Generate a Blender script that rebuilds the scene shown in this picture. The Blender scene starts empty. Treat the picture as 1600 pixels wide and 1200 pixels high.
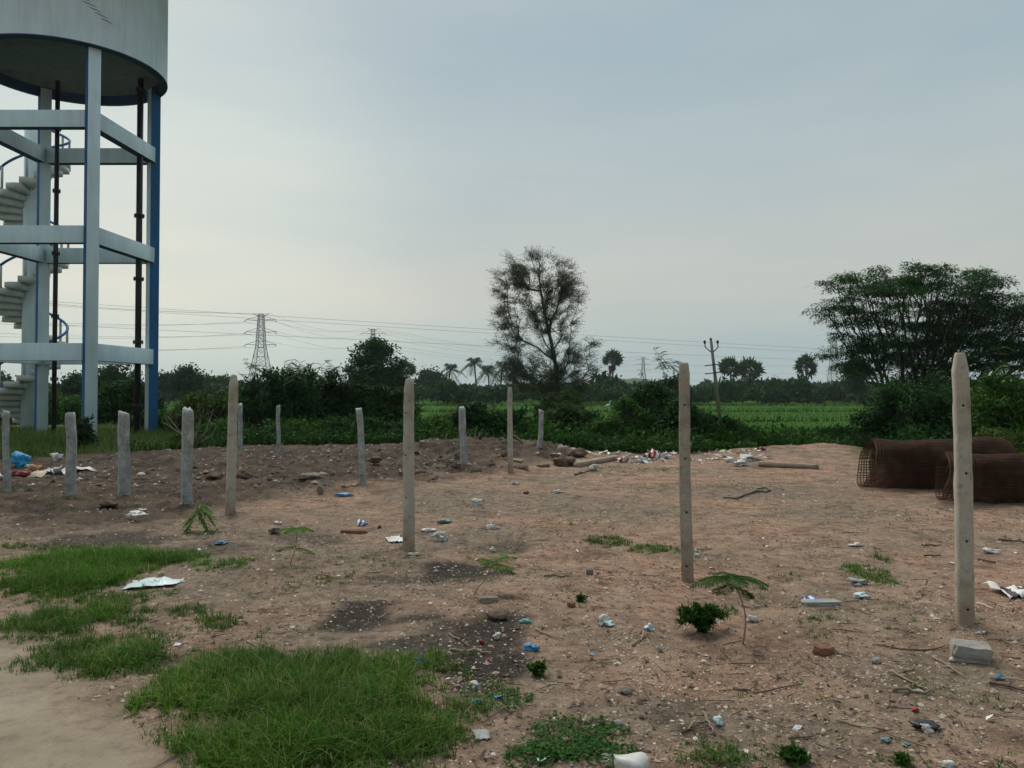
import bpy, bmesh, math, random
import numpy as np
from mathutils import Vector, Matrix

# ------------------------------------------------------------------ camera
SC = bpy.context.scene
COL = SC.collection
FPX, HORIZON, CAM_Z, PITCH = 1250.0, 608.0, 1.6, math.radians(1.2)
CY = HORIZON - FPX * math.tan(PITCH)          # principal point row in the 1600x1200 photograph
cam_d = bpy.data.cameras.new('camera')
cam = bpy.data.objects.new('camera', cam_d)
COL.objects.link(cam)
cam.location = (0, 0, CAM_Z)
cam.rotation_euler = (math.pi / 2 + PITCH, 0, 0)
cam_d.sensor_width = 36.0
cam_d.lens = 36.0 * FPX / 1600.0
cam_d.shift_y = (CY - 600.0) / 1600.0
cam_d.clip_start = 0.05
cam_d.clip_end = 9000
SC.camera = cam

# ------------------------------------------------------------------ sky and sun
SUN_AZ = math.radians(-24.0)      # clockwise from +Y (view direction)
SUN_EL = math.radians(50.0)
w = bpy.data.worlds.new('World')
SC.world = w
w.use_nodes = True
nt = w.node_tree
nt.nodes.clear()
def wn(t, **k):
    n = nt.nodes.new(t)
    for a, v in k.items(): setattr(n, a, v)
    return n
L = nt.links.new
w_out = wn('ShaderNodeOutputWorld')
tc = wn('ShaderNodeTexCoord')
sky = wn('ShaderNodeTexSky', sky_type='NISHITA', sun_disc=False)
sky.sun_elevation = SUN_EL
sky.sun_rotation = SUN_AZ
sky.dust_density = 3.0
bg1 = wn('ShaderNodeBackground'); bg1.inputs['Strength'].default_value = 0.10
L(sky.outputs[0], bg1.inputs['Color'])
sep = wn('ShaderNodeSeparateXYZ'); L(tc.outputs['Generated'], sep.inputs[0])
# overcast layer: colour by elevation, a veiled glow round the hidden sun, thin streaks
ramp = wn('ShaderNodeValToRGB')
els = ramp.color_ramp.elements
def srgb(r, g, b):
    f = lambda c: (c / 255 / 12.92) if c / 255 <= 0.04045 else ((c / 255 + 0.055) / 1.055) ** 2.4
    return (f(r), f(g), f(b), 1)
stops = [(0.0, (168, 186, 190)), (0.05, (172, 188, 190)), (0.12, (189, 192, 187)), (0.19, (182, 190, 188)), (0.29, (172, 187, 190)), (0.42, (158, 177, 185)), (0.65, (160, 178, 186)), (1.0, (164, 181, 187))]
els[0].position = stops[0][0]; els[0].color = srgb(*stops[0][1])
els[1].position = stops[-1][0]; els[1].color = srgb(*stops[-1][1])
for p, c in stops[1:-1]:
    e = els.new(p); e.color = srgb(*c)
L(sep.outputs['Z'], ramp.inputs[0])
mp = wn('ShaderNodeMapping'); mp.inputs['Scale'].default_value = (1.3, 1.3, 6.0); mp.inputs['Rotation'].default_value = (0.0, 0.12, 0.3)
L(tc.outputs['Generated'], mp.inputs[0])
nz = wn('ShaderNodeTexNoise'); nz.inputs['Scale'].default_value = 1.6; nz.inputs['Detail'].default_value = 5; nz.inputs['Roughness'].default_value = 0.5
L(mp.outputs[0], nz.inputs['Vector'])
gl_az, gl_el = math.radians(-27.0), math.radians(8.0)
gd = (math.sin(gl_az) * math.cos(gl_el), math.cos(gl_az) * math.cos(gl_el), math.sin(gl_el))
dot = wn('ShaderNodeVectorMath', operation='DOT_PRODUCT'); dot.inputs[1].default_value = gd
L(tc.outputs['Generated'], dot.inputs[0])
gm = wn('ShaderNodeMapRange', interpolation_type='SMOOTHSTEP'); gm.inputs[1].default_value = 0.87; gm.inputs[2].default_value = 1.0; gm.inputs[3].default_value = 0.0; gm.inputs[4].default_value = 1.0
L(dot.outputs['Value'], gm.inputs[0])
glow = wn('ShaderNodeMix', data_type='RGBA', blend_type='ADD'); glow.inputs['B'].default_value = (0.21, 0.185, 0.12, 1)
gp_ = wn('ShaderNodeMath', operation='POWER'); gp_.inputs[1].default_value = 2.3; L(gm.outputs[0], gp_.inputs[0])
L(gp_.outputs[0], glow.inputs['Factor']); L(ramp.outputs[0], glow.inputs['A'])
mulc = wn('ShaderNodeMix', data_type='RGBA', blend_type='MULTIPLY'); mulc.inputs['Factor'].default_value = 1.0
st_ = wn('ShaderNodeValToRGB'); se = st_.color_ramp.elements
se[0].position = 0.33; se[0].color = (0.90, 0.935, 0.955, 1); se[1].position = 0.68; se[1].color = (1.10, 1.055, 1.01, 1)
L(nz.outputs[0], st_.inputs[0])
L(glow.outputs['Result'], mulc.inputs['A']); L(st_.outputs[0], mulc.inputs['B'])
bg2 = wn('ShaderNodeBackground'); bg2.inputs['Strength'].default_value = 0.555
L(mulc.outputs['Result'], bg2.inputs['Color'])
mixs = wn('ShaderNodeMixShader'); mixs.inputs[0].default_value = 0.93
L(bg1.outputs[0], mixs.inputs[1]); L(bg2.outputs[0], mixs.inputs[2]); L(mixs.outputs[0], w_out.inputs[0])

sun_d = bpy.data.lights.new('sun', 'SUN')
sun_d.energy = 1.5
sun_d.angle = math.radians(50)
sun_d.color = (1.0, 0.95, 0.88)
sun = bpy.data.objects.new('sun', sun_d)
COL.objects.link(sun)
sdir = Vector((math.sin(SUN_AZ) * math.cos(SUN_EL), math.cos(SUN_AZ) * math.cos(SUN_EL), math.sin(SUN_EL)))
sun.rotation_euler = sdir.to_track_quat('Z', 'Y').to_euler()
sun.location = (-10, 20, 40)

SC.view_settings.view_transform = 'Standard'
SC.view_settings.look = 'None'
SC.view_settings.exposure = 0.85
SC.view_settings.gamma = 1.0
SC.view_settings.use_curve_mapping = False
SC.cycles.use_denoising = True
SC.cycles.max_bounces = 6
SC.cycles.transparent_max_bounces = 4
SC.cycles.volume_bounces = 1
SC.cycles.use_adaptive_sampling = True
SC.cycles.adaptive_threshold = 0.02

# ------------------------------------------------------------------ helpers
RNG = np.random.default_rng(7)
random.seed(7)
def ray(x, y):
    u, v = (x - 800.0) / FPX, (CY - y) / FPX
    c, s = math.cos(PITCH), math.sin(PITCH)
    return np.array([u, c - v * s, s + v * c])
def D(x, y, Y):
    r = ray(x, y); t = Y / r[1]
    return np.array([r[0] * t, Y, CAM_Z + r[2] * t])
def P(x, y, z=0.0):
    r = ray(x, y); t = (z - CAM_Z) / r[2]
    return np.array([r[0] * t, r[1] * t, z])
def G(x, y):
    p = P(x, y)
    for _ in range(4):
        p = P(x, y, H1(p[0], p[1]))
    return p

def _hash(ix, iy, seed):
    n = (ix.astype(np.int64) * 374761393 + iy.astype(np.int64) * 668265263 + seed * 974634777) & 0x7fffffff
    n = ((n ^ (n >> 13)) * 1274126177) & 0x7fffffff
    n = (n ^ (n >> 16)) & 0xffff
    return n / 65535.0
def vnoise(x, y, seed=0):
    x = np.asarray(x, float); y = np.asarray(y, float)
    ix, iy = np.floor(x), np.floor(y)
    fx, fy = x - ix, y - iy
    fx = fx * fx * fx * (fx * (fx * 6 - 15) + 10); fy = fy * fy * fy * (fy * (fy * 6 - 15) + 10)
    a, b = _hash(ix, iy, seed), _hash(ix + 1, iy, seed)
    c, d = _hash(ix, iy + 1, seed), _hash(ix + 1, iy + 1, seed)
    return (a + (b - a) * fx) * (1 - fy) + (c + (d - c) * fx) * fy - 0.5
def fbm(x, y, seed=0, oct=4, gain=0.5):
    s, a, t = 0, 1.0, 0
    for o in range(oct):
        s = s + a * vnoise(np.asarray(x) * 2 ** o + o * 17.3, np.asarray(y) * 2 ** o - o * 9.1, seed + o); t += a; a *= gain
    return s / t * 2          # about -1..1
def sstep(a, b, x):
    t = np.clip((np.asarray(x, float) - a) / (b - a), 0, 1)
    return t * t * (3 - 2 * t)

def mesh_np(name, V, F):
    """V (n,3); F a list of (m,k) index arrays"""
    me = bpy.data.meshes.new(name)
    V = np.asarray(V, np.float32)
    F = [np.asarray(f, np.int32) for f in F if len(f)]
    nl = sum(f.size for f in F); npoly = sum(len(f) for f in F)
    me.vertices.add(len(V)); me.loops.add(nl); me.polygons.add(npoly)
    me.vertices.foreach_set('co', V.ravel())
    me.loops.foreach_set('vertex_index', np.concatenate([f.ravel() for f in F]))
    tot = np.concatenate([np.full(len(f), f.shape[1], np.int32) for f in F])
    st = np.concatenate([[0], np.cumsum(tot)[:-1]]).astype(np.int32)
    me.polygons.foreach_set('loop_start', st)
    me.update(calc_edges=True)
    me.validate()
    return me

class Geo:
    def __init__(s): s.V = []; s.F = {}; s.n = 0; s.mi = {}
    def add(s, V, F, mi=0):
        V = np.asarray(V, float).reshape(-1, 3)
        for f in (F if isinstance(F, list) else [F]):
            f = np.asarray(f)
            if f.size == 0: continue
            s.F.setdefault((f.shape[1], mi), []).append(f + s.n)
        s.V.append(V); s.n += len(V)
    def mesh(s, name):
        Fs, mis = [], []
        for (k, mi), lst in s.F.items():
            a = np.concatenate(lst); Fs.append(a); mis.append(np.full(len(a), mi, np.int32))
        me = mesh_np(name, np.concatenate(s.V), Fs)
        m = np.concatenate(mis)
        if m.any() and len(m) == len(me.polygons): me.polygons.foreach_set('material_index', m)
        return me
    def build(s, name, mats, parent=None, loc=None, smooth=False):
        me = s.mesh(name)
        for m in (mats if isinstance(mats, (list, tuple)) else [mats]): me.materials.append(m)
        if smooth: me.polygons.foreach_set('use_smooth', np.ones(len(me.polygons), bool))
        o = bpy.data.objects.new(name, me); COL.objects.link(o)
        if parent: o.parent = parent
        if loc is not None: o.location = loc
        return o

def link(name, me, parent=None, loc=None):
    o = bpy.data.objects.new(name, me); COL.objects.link(o)
    if parent: o.parent = parent
    if loc is not None: o.location = loc
    return o
def tag(o, label=None, cat=None, group=None, kind=None):
    if label: o['label'] = label
    if cat: o['category'] = cat
    if group: o['group'] = group
    if kind: o['kind'] = kind
    return o
def empty(name, loc, label, cat, group=None):
    o = bpy.data.objects.new(name, None); COL.objects.link(o); o.location = loc; o.empty_display_size = 0.1
    return tag(o, label, cat, group)

def box(c, s, R=None):
    hx, hy, hz = np.array(s) / 2
    V = np.array([[x, y, z] for z in (-hz, hz) for y in (-hy, hy) for x in (-hx, hx)])
    if R is not None: V = V @ np.array(R).T
    return V + np.array(c), np.array([[0, 2, 3, 1], [4, 5, 7, 6], [0, 1, 5, 4], [1, 3, 7, 5], [3, 2, 6, 7], [2, 0, 4, 6]])
def frame_dir(d):
    d = d / (np.linalg.norm(d) + 1e-12)
    a = np.array([0, 0, 1.0]) if abs(d[2]) < 0.9 else np.array([1.0, 0, 0])
    u = np.cross(d, a); u /= np.linalg.norm(u)
    return u, np.cross(d, u)
def tube(pts, rad, n=6, caps=True):
    pts = np.asarray(pts, float); m = len(pts)
    rad = np.broadcast_to(np.asarray(rad, float), (m,))
    V = []
    u, v = frame_dir(pts[1] - pts[0])
    for i in range(m):
        d = pts[min(i + 1, m - 1)] - pts[max(i - 1, 0)]
        d = d / (np.linalg.norm(d) + 1e-12)
        u = u - d * u.dot(d); nu = np.linalg.norm(u)
        if nu < 1e-6: u, v = frame_dir(d)
        else: u = u / nu
        v = np.cross(d, u)
        a = np.arange(n) * 2 * math.pi / n
        V.append(pts[i] + rad[i] * (np.cos(a)[:, None] * u + np.sin(a)[:, None] * v))
    F = []
    for i in range(m - 1):
        for k in range(n):
            F.append([i * n + k, i * n + (k + 1) % n, (i + 1) * n + (k + 1) % n, (i + 1) * n + k])
    out = [np.array(F)]
    if caps and n >= 3:
        out.append(np.array([list(range(n))[::-1]])); out.append(np.array([[(m - 1) * n + k for k in range(n)]]))
    return np.concatenate(V), out
def segs(A, B, ra, rb, n=4):
    """many separate straight tapered prisms at once"""
    A = np.asarray(A, float); B = np.asarray(B, float); m = len(A)
    ra = np.broadcast_to(ra, (m,)); rb = np.broadcast_to(rb, (m,))
    d = B - A; d /= np.linalg.norm(d, axis=1, keepdims=True) + 1e-9
    ref = np.where(np.abs(d[:, 2:3]) < 0.9, [[0, 0, 1.0]], [[1.0, 0, 0]])
    u = np.cross(d, ref); u /= np.linalg.norm(u, axis=1, keepdims=True) + 1e-9
    v = np.cross(d, u)
    a = np.arange(n) * 2 * math.pi / n
    off = np.cos(a)[None, :, None] * u[:, None] + np.sin(a)[None, :, None] * v[:, None]
    V = np.concatenate([A[:, None] + off * ra[:, None, None], B[:, None] + off * rb[:, None, None]], 1).reshape(-1, 3)
    k = np.arange(n); q = np.stack([k, (k + 1) % n, (k + 1) % n + n, k + n], 1)
    F = (q[None] + (np.arange(m) * 2 * n)[:, None, None]).reshape(-1, 4)
    return V, F
def unit(a): return a / (np.linalg.norm(a, axis=-1, keepdims=True) + 1e-9)
def leaves(C, Dr, Nn, ln, wd):
    """diamond leaves: base C, direction Dr, approximate normal Nn"""
    Dr = unit(Dr); S = unit(np.cross(Dr, Nn)); m = len(C)
    ln = np.broadcast_to(ln, (m,))[:, None]; wd = np.broadcast_to(wd, (m,))[:, None]
    up = unit(np.cross(S, Dr))
    V = np.stack([C, C + Dr * ln * 0.45 + S * wd * 0.5 + up * wd * 0.12, C + Dr * ln, C + Dr * ln * 0.45 - S * wd * 0.5 + up * wd * 0.12], 1).reshape(-1, 3)
    F = np.arange(m * 4).reshape(-1, 4)
    return V, F
def rdir(n, rng=RNG):
    return unit(rng.normal(size=(n, 3)))
def blades(C, h, wd, lean, rng=RNG, seg=3):
    """grass blades as bent strips"""
    m = len(C)
    az = rng.uniform(0, 2 * math.pi, m)
    dr = np.stack([np.cos(az), np.sin(az), np.zeros(m)], 1)
    sd = np.stack([-np.sin(az), np.cos(az), np.zeros(m)], 1)
    h = np.broadcast_to(h, (m,)); lean = np.broadcast_to(lean, (m,)); wd = np.broadcast_to(wd, (m,))
    V = []
    for k in range(seg + 1):
        t = k / seg
        p = C + dr * (h * lean * t * t)[:, None]
        p[:, 2] += h * (t - 0.45 * np.minimum(lean, 1.3) * t * t)
        ww = wd * (1 - t) * 0.5 * (1 + 0.4 * t) + 0.0004
        V += [p - sd * ww[:, None], p + sd * ww[:, None]]
    V = np.stack(V, 1).reshape(-1, 3)
    q = np.array([[2 * k, 2 * k + 1, 2 * k + 3, 2 * k + 2] for k in range(seg)])
    F = (q[None] + (np.arange(m) * 2 * (seg + 1))[:, None, None]).reshape(-1, 4)
    return V, F

# ------------------------------------------------------------------ materials
def new_mat(name):
    m = bpy.data.materials.new(name); m.use_nodes = True
    t = m.node_tree; t.nodes.clear()
    out = t.nodes.new('ShaderNodeOutputMaterial')
    b = t.nodes.new('ShaderNodeBsdfPrincipled'); t.links.new(b.outputs[0], out.inputs[0])
    return m, t, b, out
def N(t, typ, **k):
    n = t.nodes.new(typ)
    for a, v in k.items(): setattr(n, a, v)
    return n
def noise(t, scale, detail=4, rough=0.55, vec=None, dist=0.0):
    n = N(t, 'ShaderNodeTexNoise'); n.inputs['Scale'].default_value = scale; n.inputs['Detail'].default_value = detail
    n.inputs['Roughness'].default_value = rough; n.inputs['Distortion'].default_value = dist
    if vec is not None: t.links.new(vec, n.inputs['Vector'])
    return n.outputs[0]
def ramp_(t, fac, stops, interp='LINEAR'):
    r = N(t, 'ShaderNodeValToRGB'); e = r.color_ramp.elements; r.color_ramp.interpolation = interp
    e[0].position, e[0].color = stops[0][0], (*stops[0][1], 1)
    e[1].position, e[1].color = stops[-1][0], (*stops[-1][1], 1)
    for p, c in stops[1:-1]:
        x = e.new(p); x.color = (*c, 1)
    t.links.new(fac, r.inputs[0]); return r.outputs[0]
def mixc(t, fac, a, b, mode='MIX'):
    n = N(t, 'ShaderNodeMix', data_type='RGBA', blend_type=mode)
    for v, key in ((fac, 'Factor'), (a, 'A'), (b, 'B')):
        if isinstance(v, bpy.types.NodeSocket): t.links.new(v, n.inputs[key])
        elif key == 'Factor': n.inputs[key].default_value = v
        else: n.inputs[key].default_value = (*v, 1)
    return n.outputs['Result']
def mathn(t, op, a, b=0.0, clamp=False):
    n = N(t, 'ShaderNodeMath', operation=op, use_clamp=clamp)
    for i, v in enumerate((a, b)):
        if isinstance(v, bpy.types.NodeSocket): t.links.new(v, n.inputs[i])
        else: n.inputs[i].default_value = v
    return n.outputs[0]
def bump(t, b, h, strength=0.3, dist=0.02):
    n = N(t, 'ShaderNodeBump'); n.inputs['Strength'].default_value = strength; n.inputs['Distance'].default_value = dist
    t.links.new(h, n.inputs['Height']); t.links.new(n.outputs[0], b.inputs['Normal'])
def objco(t):
    return N(t, 'ShaderNodeTexCoord').outputs['Object']
def attr(t, name):
    return N(t, 'ShaderNodeAttribute', attribute_name=name).outputs['Fac']

def m_leaf(name, stops, trans=0.35, rough=0.6):
    m, t, b, out = new_mat(name)
    isl = N(t, 'ShaderNodeNewGeometry').outputs['Random Per Island']
    c = ramp_(t, isl, stops)
    gp = N(t, 'ShaderNodeNewGeometry').outputs['Position']
    c = mixc(t, 1.0, c, ramp_(t, noise(t, 0.9, 4, 0.6, gp), [(0.3, (0.55, 0.6, 0.55)), (0.5, (0.95, 0.95, 0.95)), (0.7, (1.45, 1.35, 1.25))]), 'MULTIPLY')
    b.inputs['Roughness'].default_value = rough
    b.inputs['Specular IOR Level'].default_value = 0.08
    t.links.new(c, b.inputs['Base Color'])
    tr = N(t, 'ShaderNodeBsdfTranslucent'); t.links.new(c, tr.inputs[0])
    mx = N(t, 'ShaderNodeMixShader'); mx.inputs[0].default_value = trans
    t.links.new(b.outputs[0], mx.inputs[1]); t.links.new(tr.outputs[0], mx.inputs[2]); t.links.new(mx.outputs[0], out.inputs[0])
    return m
def m_noise(name, stops, scale=6, rough=0.85, bstr=0.3, bscale=40, bdist=0.01, detail=5, spec=0.3):
    m, t, b, out = new_mat(name)
    v = objco(t)
    t.links.new(ramp_(t, noise(t, scale, detail, 0.6, v), stops), b.inputs['Base Color'])
    b.inputs['Roughness'].default_value = rough; b.inputs['Specular IOR Level'].default_value = spec
    if bstr: bump(t, b, noise(t, bscale, 4, 0.6, v), bstr, bdist)
    return m
def m_island(name, stops, rough=0.85):
    m, t, b, out = new_mat(name)
    isl = N(t, 'ShaderNodeNewGeometry').outputs['Random Per Island']
    t.links.new(ramp_(t, isl, stops), b.inputs['Base Color'])
    b.inputs['Roughness'].default_value = rough; b.inputs['Specular IOR Level'].default_value = 0.3
    return m

M = {}
M['leaf_dark'] = m_leaf('leaf_dark', [(0, (0.008, 0.034, 0.008)), (0.5, (0.016, 0.060, 0.012)), (1, (0.034, 0.098, 0.018))])
M['leaf_mid'] = m_leaf('leaf_mid', [(0, (0.016, 0.058, 0.008)), (0.5, (0.034, 0.100, 0.013)), (1, (0.070, 0.155, 0.021))])
M['leaf_olive'] = m_leaf('leaf_olive', [(0, (0.032, 0.062, 0.012)), (0.5, (0.055, 0.098, 0.018)), (1, (0.10, 0.145, 0.03))])
M['leaf_central'] = m_leaf('leaf_central', [(0, (0.018, 0.050, 0.009)), (0.5, (0.038, 0.088, 0.015)), (1, (0.078, 0.135, 0.026))])
M['leaf_far'] = m_leaf('leaf_far', [(0, (0.010, 0.036, 0.011)), (0.5, (0.018, 0.056, 0.015)), (1, (0.034, 0.082, 0.020))])
M['leaf_bright'] = m_leaf('leaf_bright', [(0, (0.07, 0.15, 0.025)), (0.6, (0.12, 0.22, 0.035)), (1, (0.18, 0.28, 0.05))])
M['leaf_sapling'] = m_leaf('leaf_sapling', [(0, (0.022, 0.085, 0.014)), (0.6, (0.042, 0.13, 0.02)), (1, (0.07, 0.18, 0.03))])
M['grass'] = m_leaf('grass', [(0, (0.028, 0.085, 0.010)), (0.45, (0.064, 0.158, 0.017)), (0.78, (0.108, 0.215, 0.026)), (0.90, (0.175, 0.245, 0.045)), (0.96, (0.29, 0.26, 0.11)), (1, (0.40, 0.34, 0.19))], 0.3)
M['grass_bright'] = m_leaf('grass_bright', [(0, (0.045, 0.12, 0.012)), (0.5, (0.085, 0.20, 0.02)), (0.92, (0.13, 0.26, 0.03)), (1, (0.32, 0.30, 0.14))], 0.3)
M['weed'] = m_leaf('weed', [(0, (0.045, 0.09, 0.02)), (0.5, (0.085, 0.145, 0.03)), (0.9, (0.13, 0.19, 0.045)), (1, (0.22, 0.22, 0.09))], 0.3)
M['rice'] = m_leaf('rice', [(0, (0.031, 0.098, 0.006)), (0.5, (0.036, 0.112, 0.008)), (1, (0.044, 0.126, 0.010))], 0.2)
M['leaf_under'] = m_leaf('leaf_under', [(0, (0.010, 0.040, 0.007)), (0.5, (0.022, 0.072, 0.011)), (1, (0.05, 0.12, 0.018))])
M['leaf_tree'] = m_leaf('leaf_tree', [(0, (0.012, 0.054, 0.013)), (0.5, (0.025, 0.092, 0.020)), (1, (0.052, 0.140, 0.028))])
M['dry'] = m_leaf('dry', [(0, (0.07, 0.05, 0.03)), (0.5, (0.14, 0.10, 0.06)), (0.9, (0.21, 0.16, 0.10)), (1, (0.33, 0.27, 0.18))], 0.15)
M['bark'] = m_noise('bark', [(0.2, (0.045, 0.036, 0.03)), (0.8, (0.11, 0.09, 0.075))], 8, 0.9, 0.5, 30)
M['bark_pale'] = m_noise('bark_pale', [(0.2, (0.14, 0.115, 0.09)), (0.8, (0.27, 0.23, 0.185))], 8, 0.9, 0.4, 30)
M['palm_trunk'] = m_noise('palm_trunk', [(0.2, (0.06, 0.055, 0.05)), (0.8, (0.13, 0.12, 0.105))], 3, 0.9, 0.3, 8)
M['dead_frond'] = m_leaf('dead_frond', [(0, (0.07, 0.045, 0.03)), (1, (0.16, 0.10, 0.06))], 0.2)
M['steel'] = m_noise('steel', [(0.3, (0.16, 0.17, 0.18)), (0.7, (0.24, 0.25, 0.26))], 1, 0.6, 0, 1)
M['wire'] = m_noise('wire', [(0.3, (0.19, 0.20, 0.21)), (0.7, (0.26, 0.27, 0.28))], 1, 0.6, 0, 1)
M['rust'] = m_noise('rust', [(0.25, (0.032, 0.015, 0.010)), (0.5, (0.066, 0.030, 0.018)), (0.8, (0.145, 0.067, 0.035))], 5, 0.9, 0, 1)
M['black_iron'] = m_noise('black_iron', [(0.2, (0.012, 0.012, 0.016)), (0.8, (0.03, 0.03, 0.036))], 4, 0.5, 0.2, 20)

# weathered painted plaster for the water tower
def m_paint(name, col, dirt, amt=0.5):
    m, t, b, out = new_mat(name)
    v = objco(t)
    mpn = N(t, 'ShaderNodeMapping'); mpn.inputs['Scale'].default_value = (2.2, 2.2, 0.35); t.links.new(v, mpn.inputs[0])
    streak = ramp_(t, noise(t, 1.6, 6, 0.65, mpn.outputs[0]), [(0.42, (0, 0, 0)), (0.75, (1, 1, 1))])
    blot = ramp_(t, noise(t, 0.8, 5, 0.6, v), [(0.35, (0, 0, 0)), (0.8, (1, 1, 1))])
    f = mathn(t, 'MULTIPLY', mathn(t, 'ADD', streak, blot), amt, True)
    mp2 = N(t, 'ShaderNodeMapping'); mp2.inputs['Scale'].default_value = (9, 9, 0.3); t.links.new(v, mp2.inputs[0])
    drip = ramp_(t, noise(t, 1.3, 4, 0.6, mp2.outputs[0]), [(0.56, (0, 0, 0)), (0.72, (1, 1, 1))])
    chip = ramp_(t, noise(t, 5.5, 6, 0.75, v), [(0.64, (0, 0, 0)), (0.68, (1, 1, 1))])
    cc = mixc(t, f, col, dirt)
    cc = mixc(t, mathn(t, 'MULTIPLY', drip, 0.35 * amt), cc, tuple(x * .55 for x in dirt))
    cc = mixc(t, mathn(t, 'MULTIPLY', chip, 0.4), cc, tuple(x * .75 + .05 for x in dirt))
    t.links.new(cc, b.inputs['Base Color'])
    b.inputs['Roughness'].default_value = 0.8; b.inputs['Specular IOR Level'].default_value = 0.25
    bump(t, b, noise(t, 14, 5, 0.6, v), 0.25, 0.01)
    return m
M['tower_white'] = m_paint('tower_white', (0.60, 0.74, 0.78), (0.40, 0.48, 0.50), 0.42)
M['tower_blue'] = m_paint('tower_blue', (0.025, 0.135, 0.31), (0.022, 0.085, 0.17), 0.5)
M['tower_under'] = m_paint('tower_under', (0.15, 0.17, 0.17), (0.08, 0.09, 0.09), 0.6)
M['tower_blue_shaded'] = m_paint('tower_blue_shaded', (0.022, 0.055, 0.11), (0.018, 0.035, 0.06), 0.5)  # the tower's blue, with underside shade put into its colour
M['stair_concrete'] = m_paint('stair_concrete', (0.52, 0.56, 0.54), (0.33, 0.34, 0.32), 0.5)

def m_concrete(name, a, b_, c, pit=0.35, red=0.25):
    m, t, b, out = new_mat(name)
    v = objco(t)
    base = ramp_(t, noise(t, 5, 6, 0.65, v), [(0.25, a), (0.5, b_), (0.8, c)])
    st = ramp_(t, noise(t, 2.3, 3, 0.5, v), [(0.5, (0, 0, 0)), (0.72, (1, 1, 1))])
    base = mixc(t, mathn(t, 'MULTIPLY', st, red), base, (0.33, 0.235, 0.17))
    vo = N(t, 'ShaderNodeTexVoronoi'); vo.inputs['Scale'].default_value = 55; t.links.new(v, vo.inputs['Vector'])
    pits = ramp_(t, vo.outputs['Distance'], [(0.12, (1, 1, 1)), (0.3, (0, 0, 0))])
    pm = ramp_(t, noise(t, 3.1, 3, 0.6, v), [(0.5, (0, 0, 0)), (0.62, (1, 1, 1))])
    pf = mathn(t, 'MULTIPLY', pits, pm)
    base = mixc(t, mathn(t, 'MULTIPLY', pf, pit), base, (0.08, 0.07, 0.06))
    sx = N(t, 'ShaderNodeSeparateXYZ'); t.links.new(v, sx.inputs[0])
    foot = N(t, 'ShaderNodeMapRange'); foot.inputs[1].default_value = 0.30; foot.inputs[2].default_value = 0.02; t.links.new(mathn(t, 'ADD', sx.outputs['Z'], mathn(t, 'MULTIPLY', mathn(t, 'SUBTRACT', noise(t, 9, 4, 0.6, v), 0.5), 0.5)), foot.inputs[0])
    base = mixc(t, mathn(t, 'MULTIPLY', foot.outputs[0], 0.75), base, (0.27, 0.185, 0.13))
    lich = ramp_(t, noise(t, 17, 5, 0.7, v), [(0.56, (0, 0, 0)), (0.68, (1, 1, 1))])
    base = mixc(t, mathn(t, 'MULTIPLY', lich, 0.5), base, (0.12, 0.11, 0.095))
    t.links.new(base, b.inputs['Base Color'])
    b.inputs['Roughness'].default_value = 0.9; b.inputs['Specular IOR Level'].default_value = 0.2
    h = mathn(t, 'SUBTRACT', mathn(t, 'MULTIPLY', noise(t, 60, 5, 0.7, v), 0.6), mathn(t, 'MULTIPLY', pf, pit * 1.5))
    bump(t, b, h, 0.9, 0.009)
    return m
M['concrete'] = m_concrete('concrete', (0.27, 0.235, 0.185), (0.42, 0.38, 0.31), (0.55, 0.505, 0.42), 0.3, 0.45)
M['concrete_pitted'] = m_concrete('concrete_pitted', (0.22, 0.185, 0.145), (0.36, 0.31, 0.25), (0.50, 0.44, 0.365), 1.0, 0.5)
M['hole'] = m_noise('hole', [(0.3, (0.02, 0.018, 0.015)), (0.7, (0.035, 0.03, 0.025))], 20, 0.95, 0, 1)
def m_granite():
    m, t, b, out = new_mat('granite')
    v = objco(t)
    base = ramp_(t, noise(t, 9, 6, 0.7, v), [(0.28, (0.13, 0.13, 0.125)), (0.45, (0.29, 0.295, 0.285)), (0.6, (0.43, 0.435, 0.42)), (0.75, (0.64, 0.645, 0.62))])
    sp = ramp_(t, noise(t, 130, 2, 0.5, v), [(0.35, (0.55, 0.55, 0.55)), (0.65, (1.15, 1.15, 1.15))])
    base = mixc(t, 0.7, base, sp, 'MULTIPLY')
    st = ramp_(t, noise(t, 2.0, 4, 0.6, v), [(0.52, (0, 0, 0)), (0.75, (1, 1, 1))])
    base = mixc(t, mathn(t, 'MULTIPLY', st, 0.45), base, (0.27, 0.22, 0.18))
    pt_ = ramp_(t, N(t, 'ShaderNodeNewGeometry').outputs['Pointiness'], [(0.54, (0, 0, 0)), (0.66, (1, 1, 1))])
    base = mixc(t, mathn(t, 'MULTIPLY', pt_, 0.5), base, (0.72, 0.72, 0.69))
    t.links.new(base, b.inputs['Base Color'])
    b.inputs['Roughness'].default_value = 0.85
    bump(t, b, noise(t, 35, 6, 0.7, v), 0.8, 0.012)
    return m
M['granite'] = m_granite()
M['rubble_stone'] = m_noise('rubble_stone', [(0.25, (0.13, 0.10, 0.08)), (0.5, (0.22, 0.18, 0.145)), (0.8, (0.34, 0.29, 0.24))], 7, 0.95, 0.7, 45, 0.012)
M['clod'] = m_noise('clod', [(0.25, (0.075, 0.052, 0.038)), (0.5, (0.13, 0.092, 0.066)), (0.8, (0.21, 0.155, 0.115))], 7, 0.98, 0.8, 40, 0.015)
M['brick_red'] = m_noise('brick_red', [(0.25, (0.13, 0.06, 0.04)), (0.7, (0.26, 0.125, 0.08))], 9, 0.95, 0.6, 45, 0.01)
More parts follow.
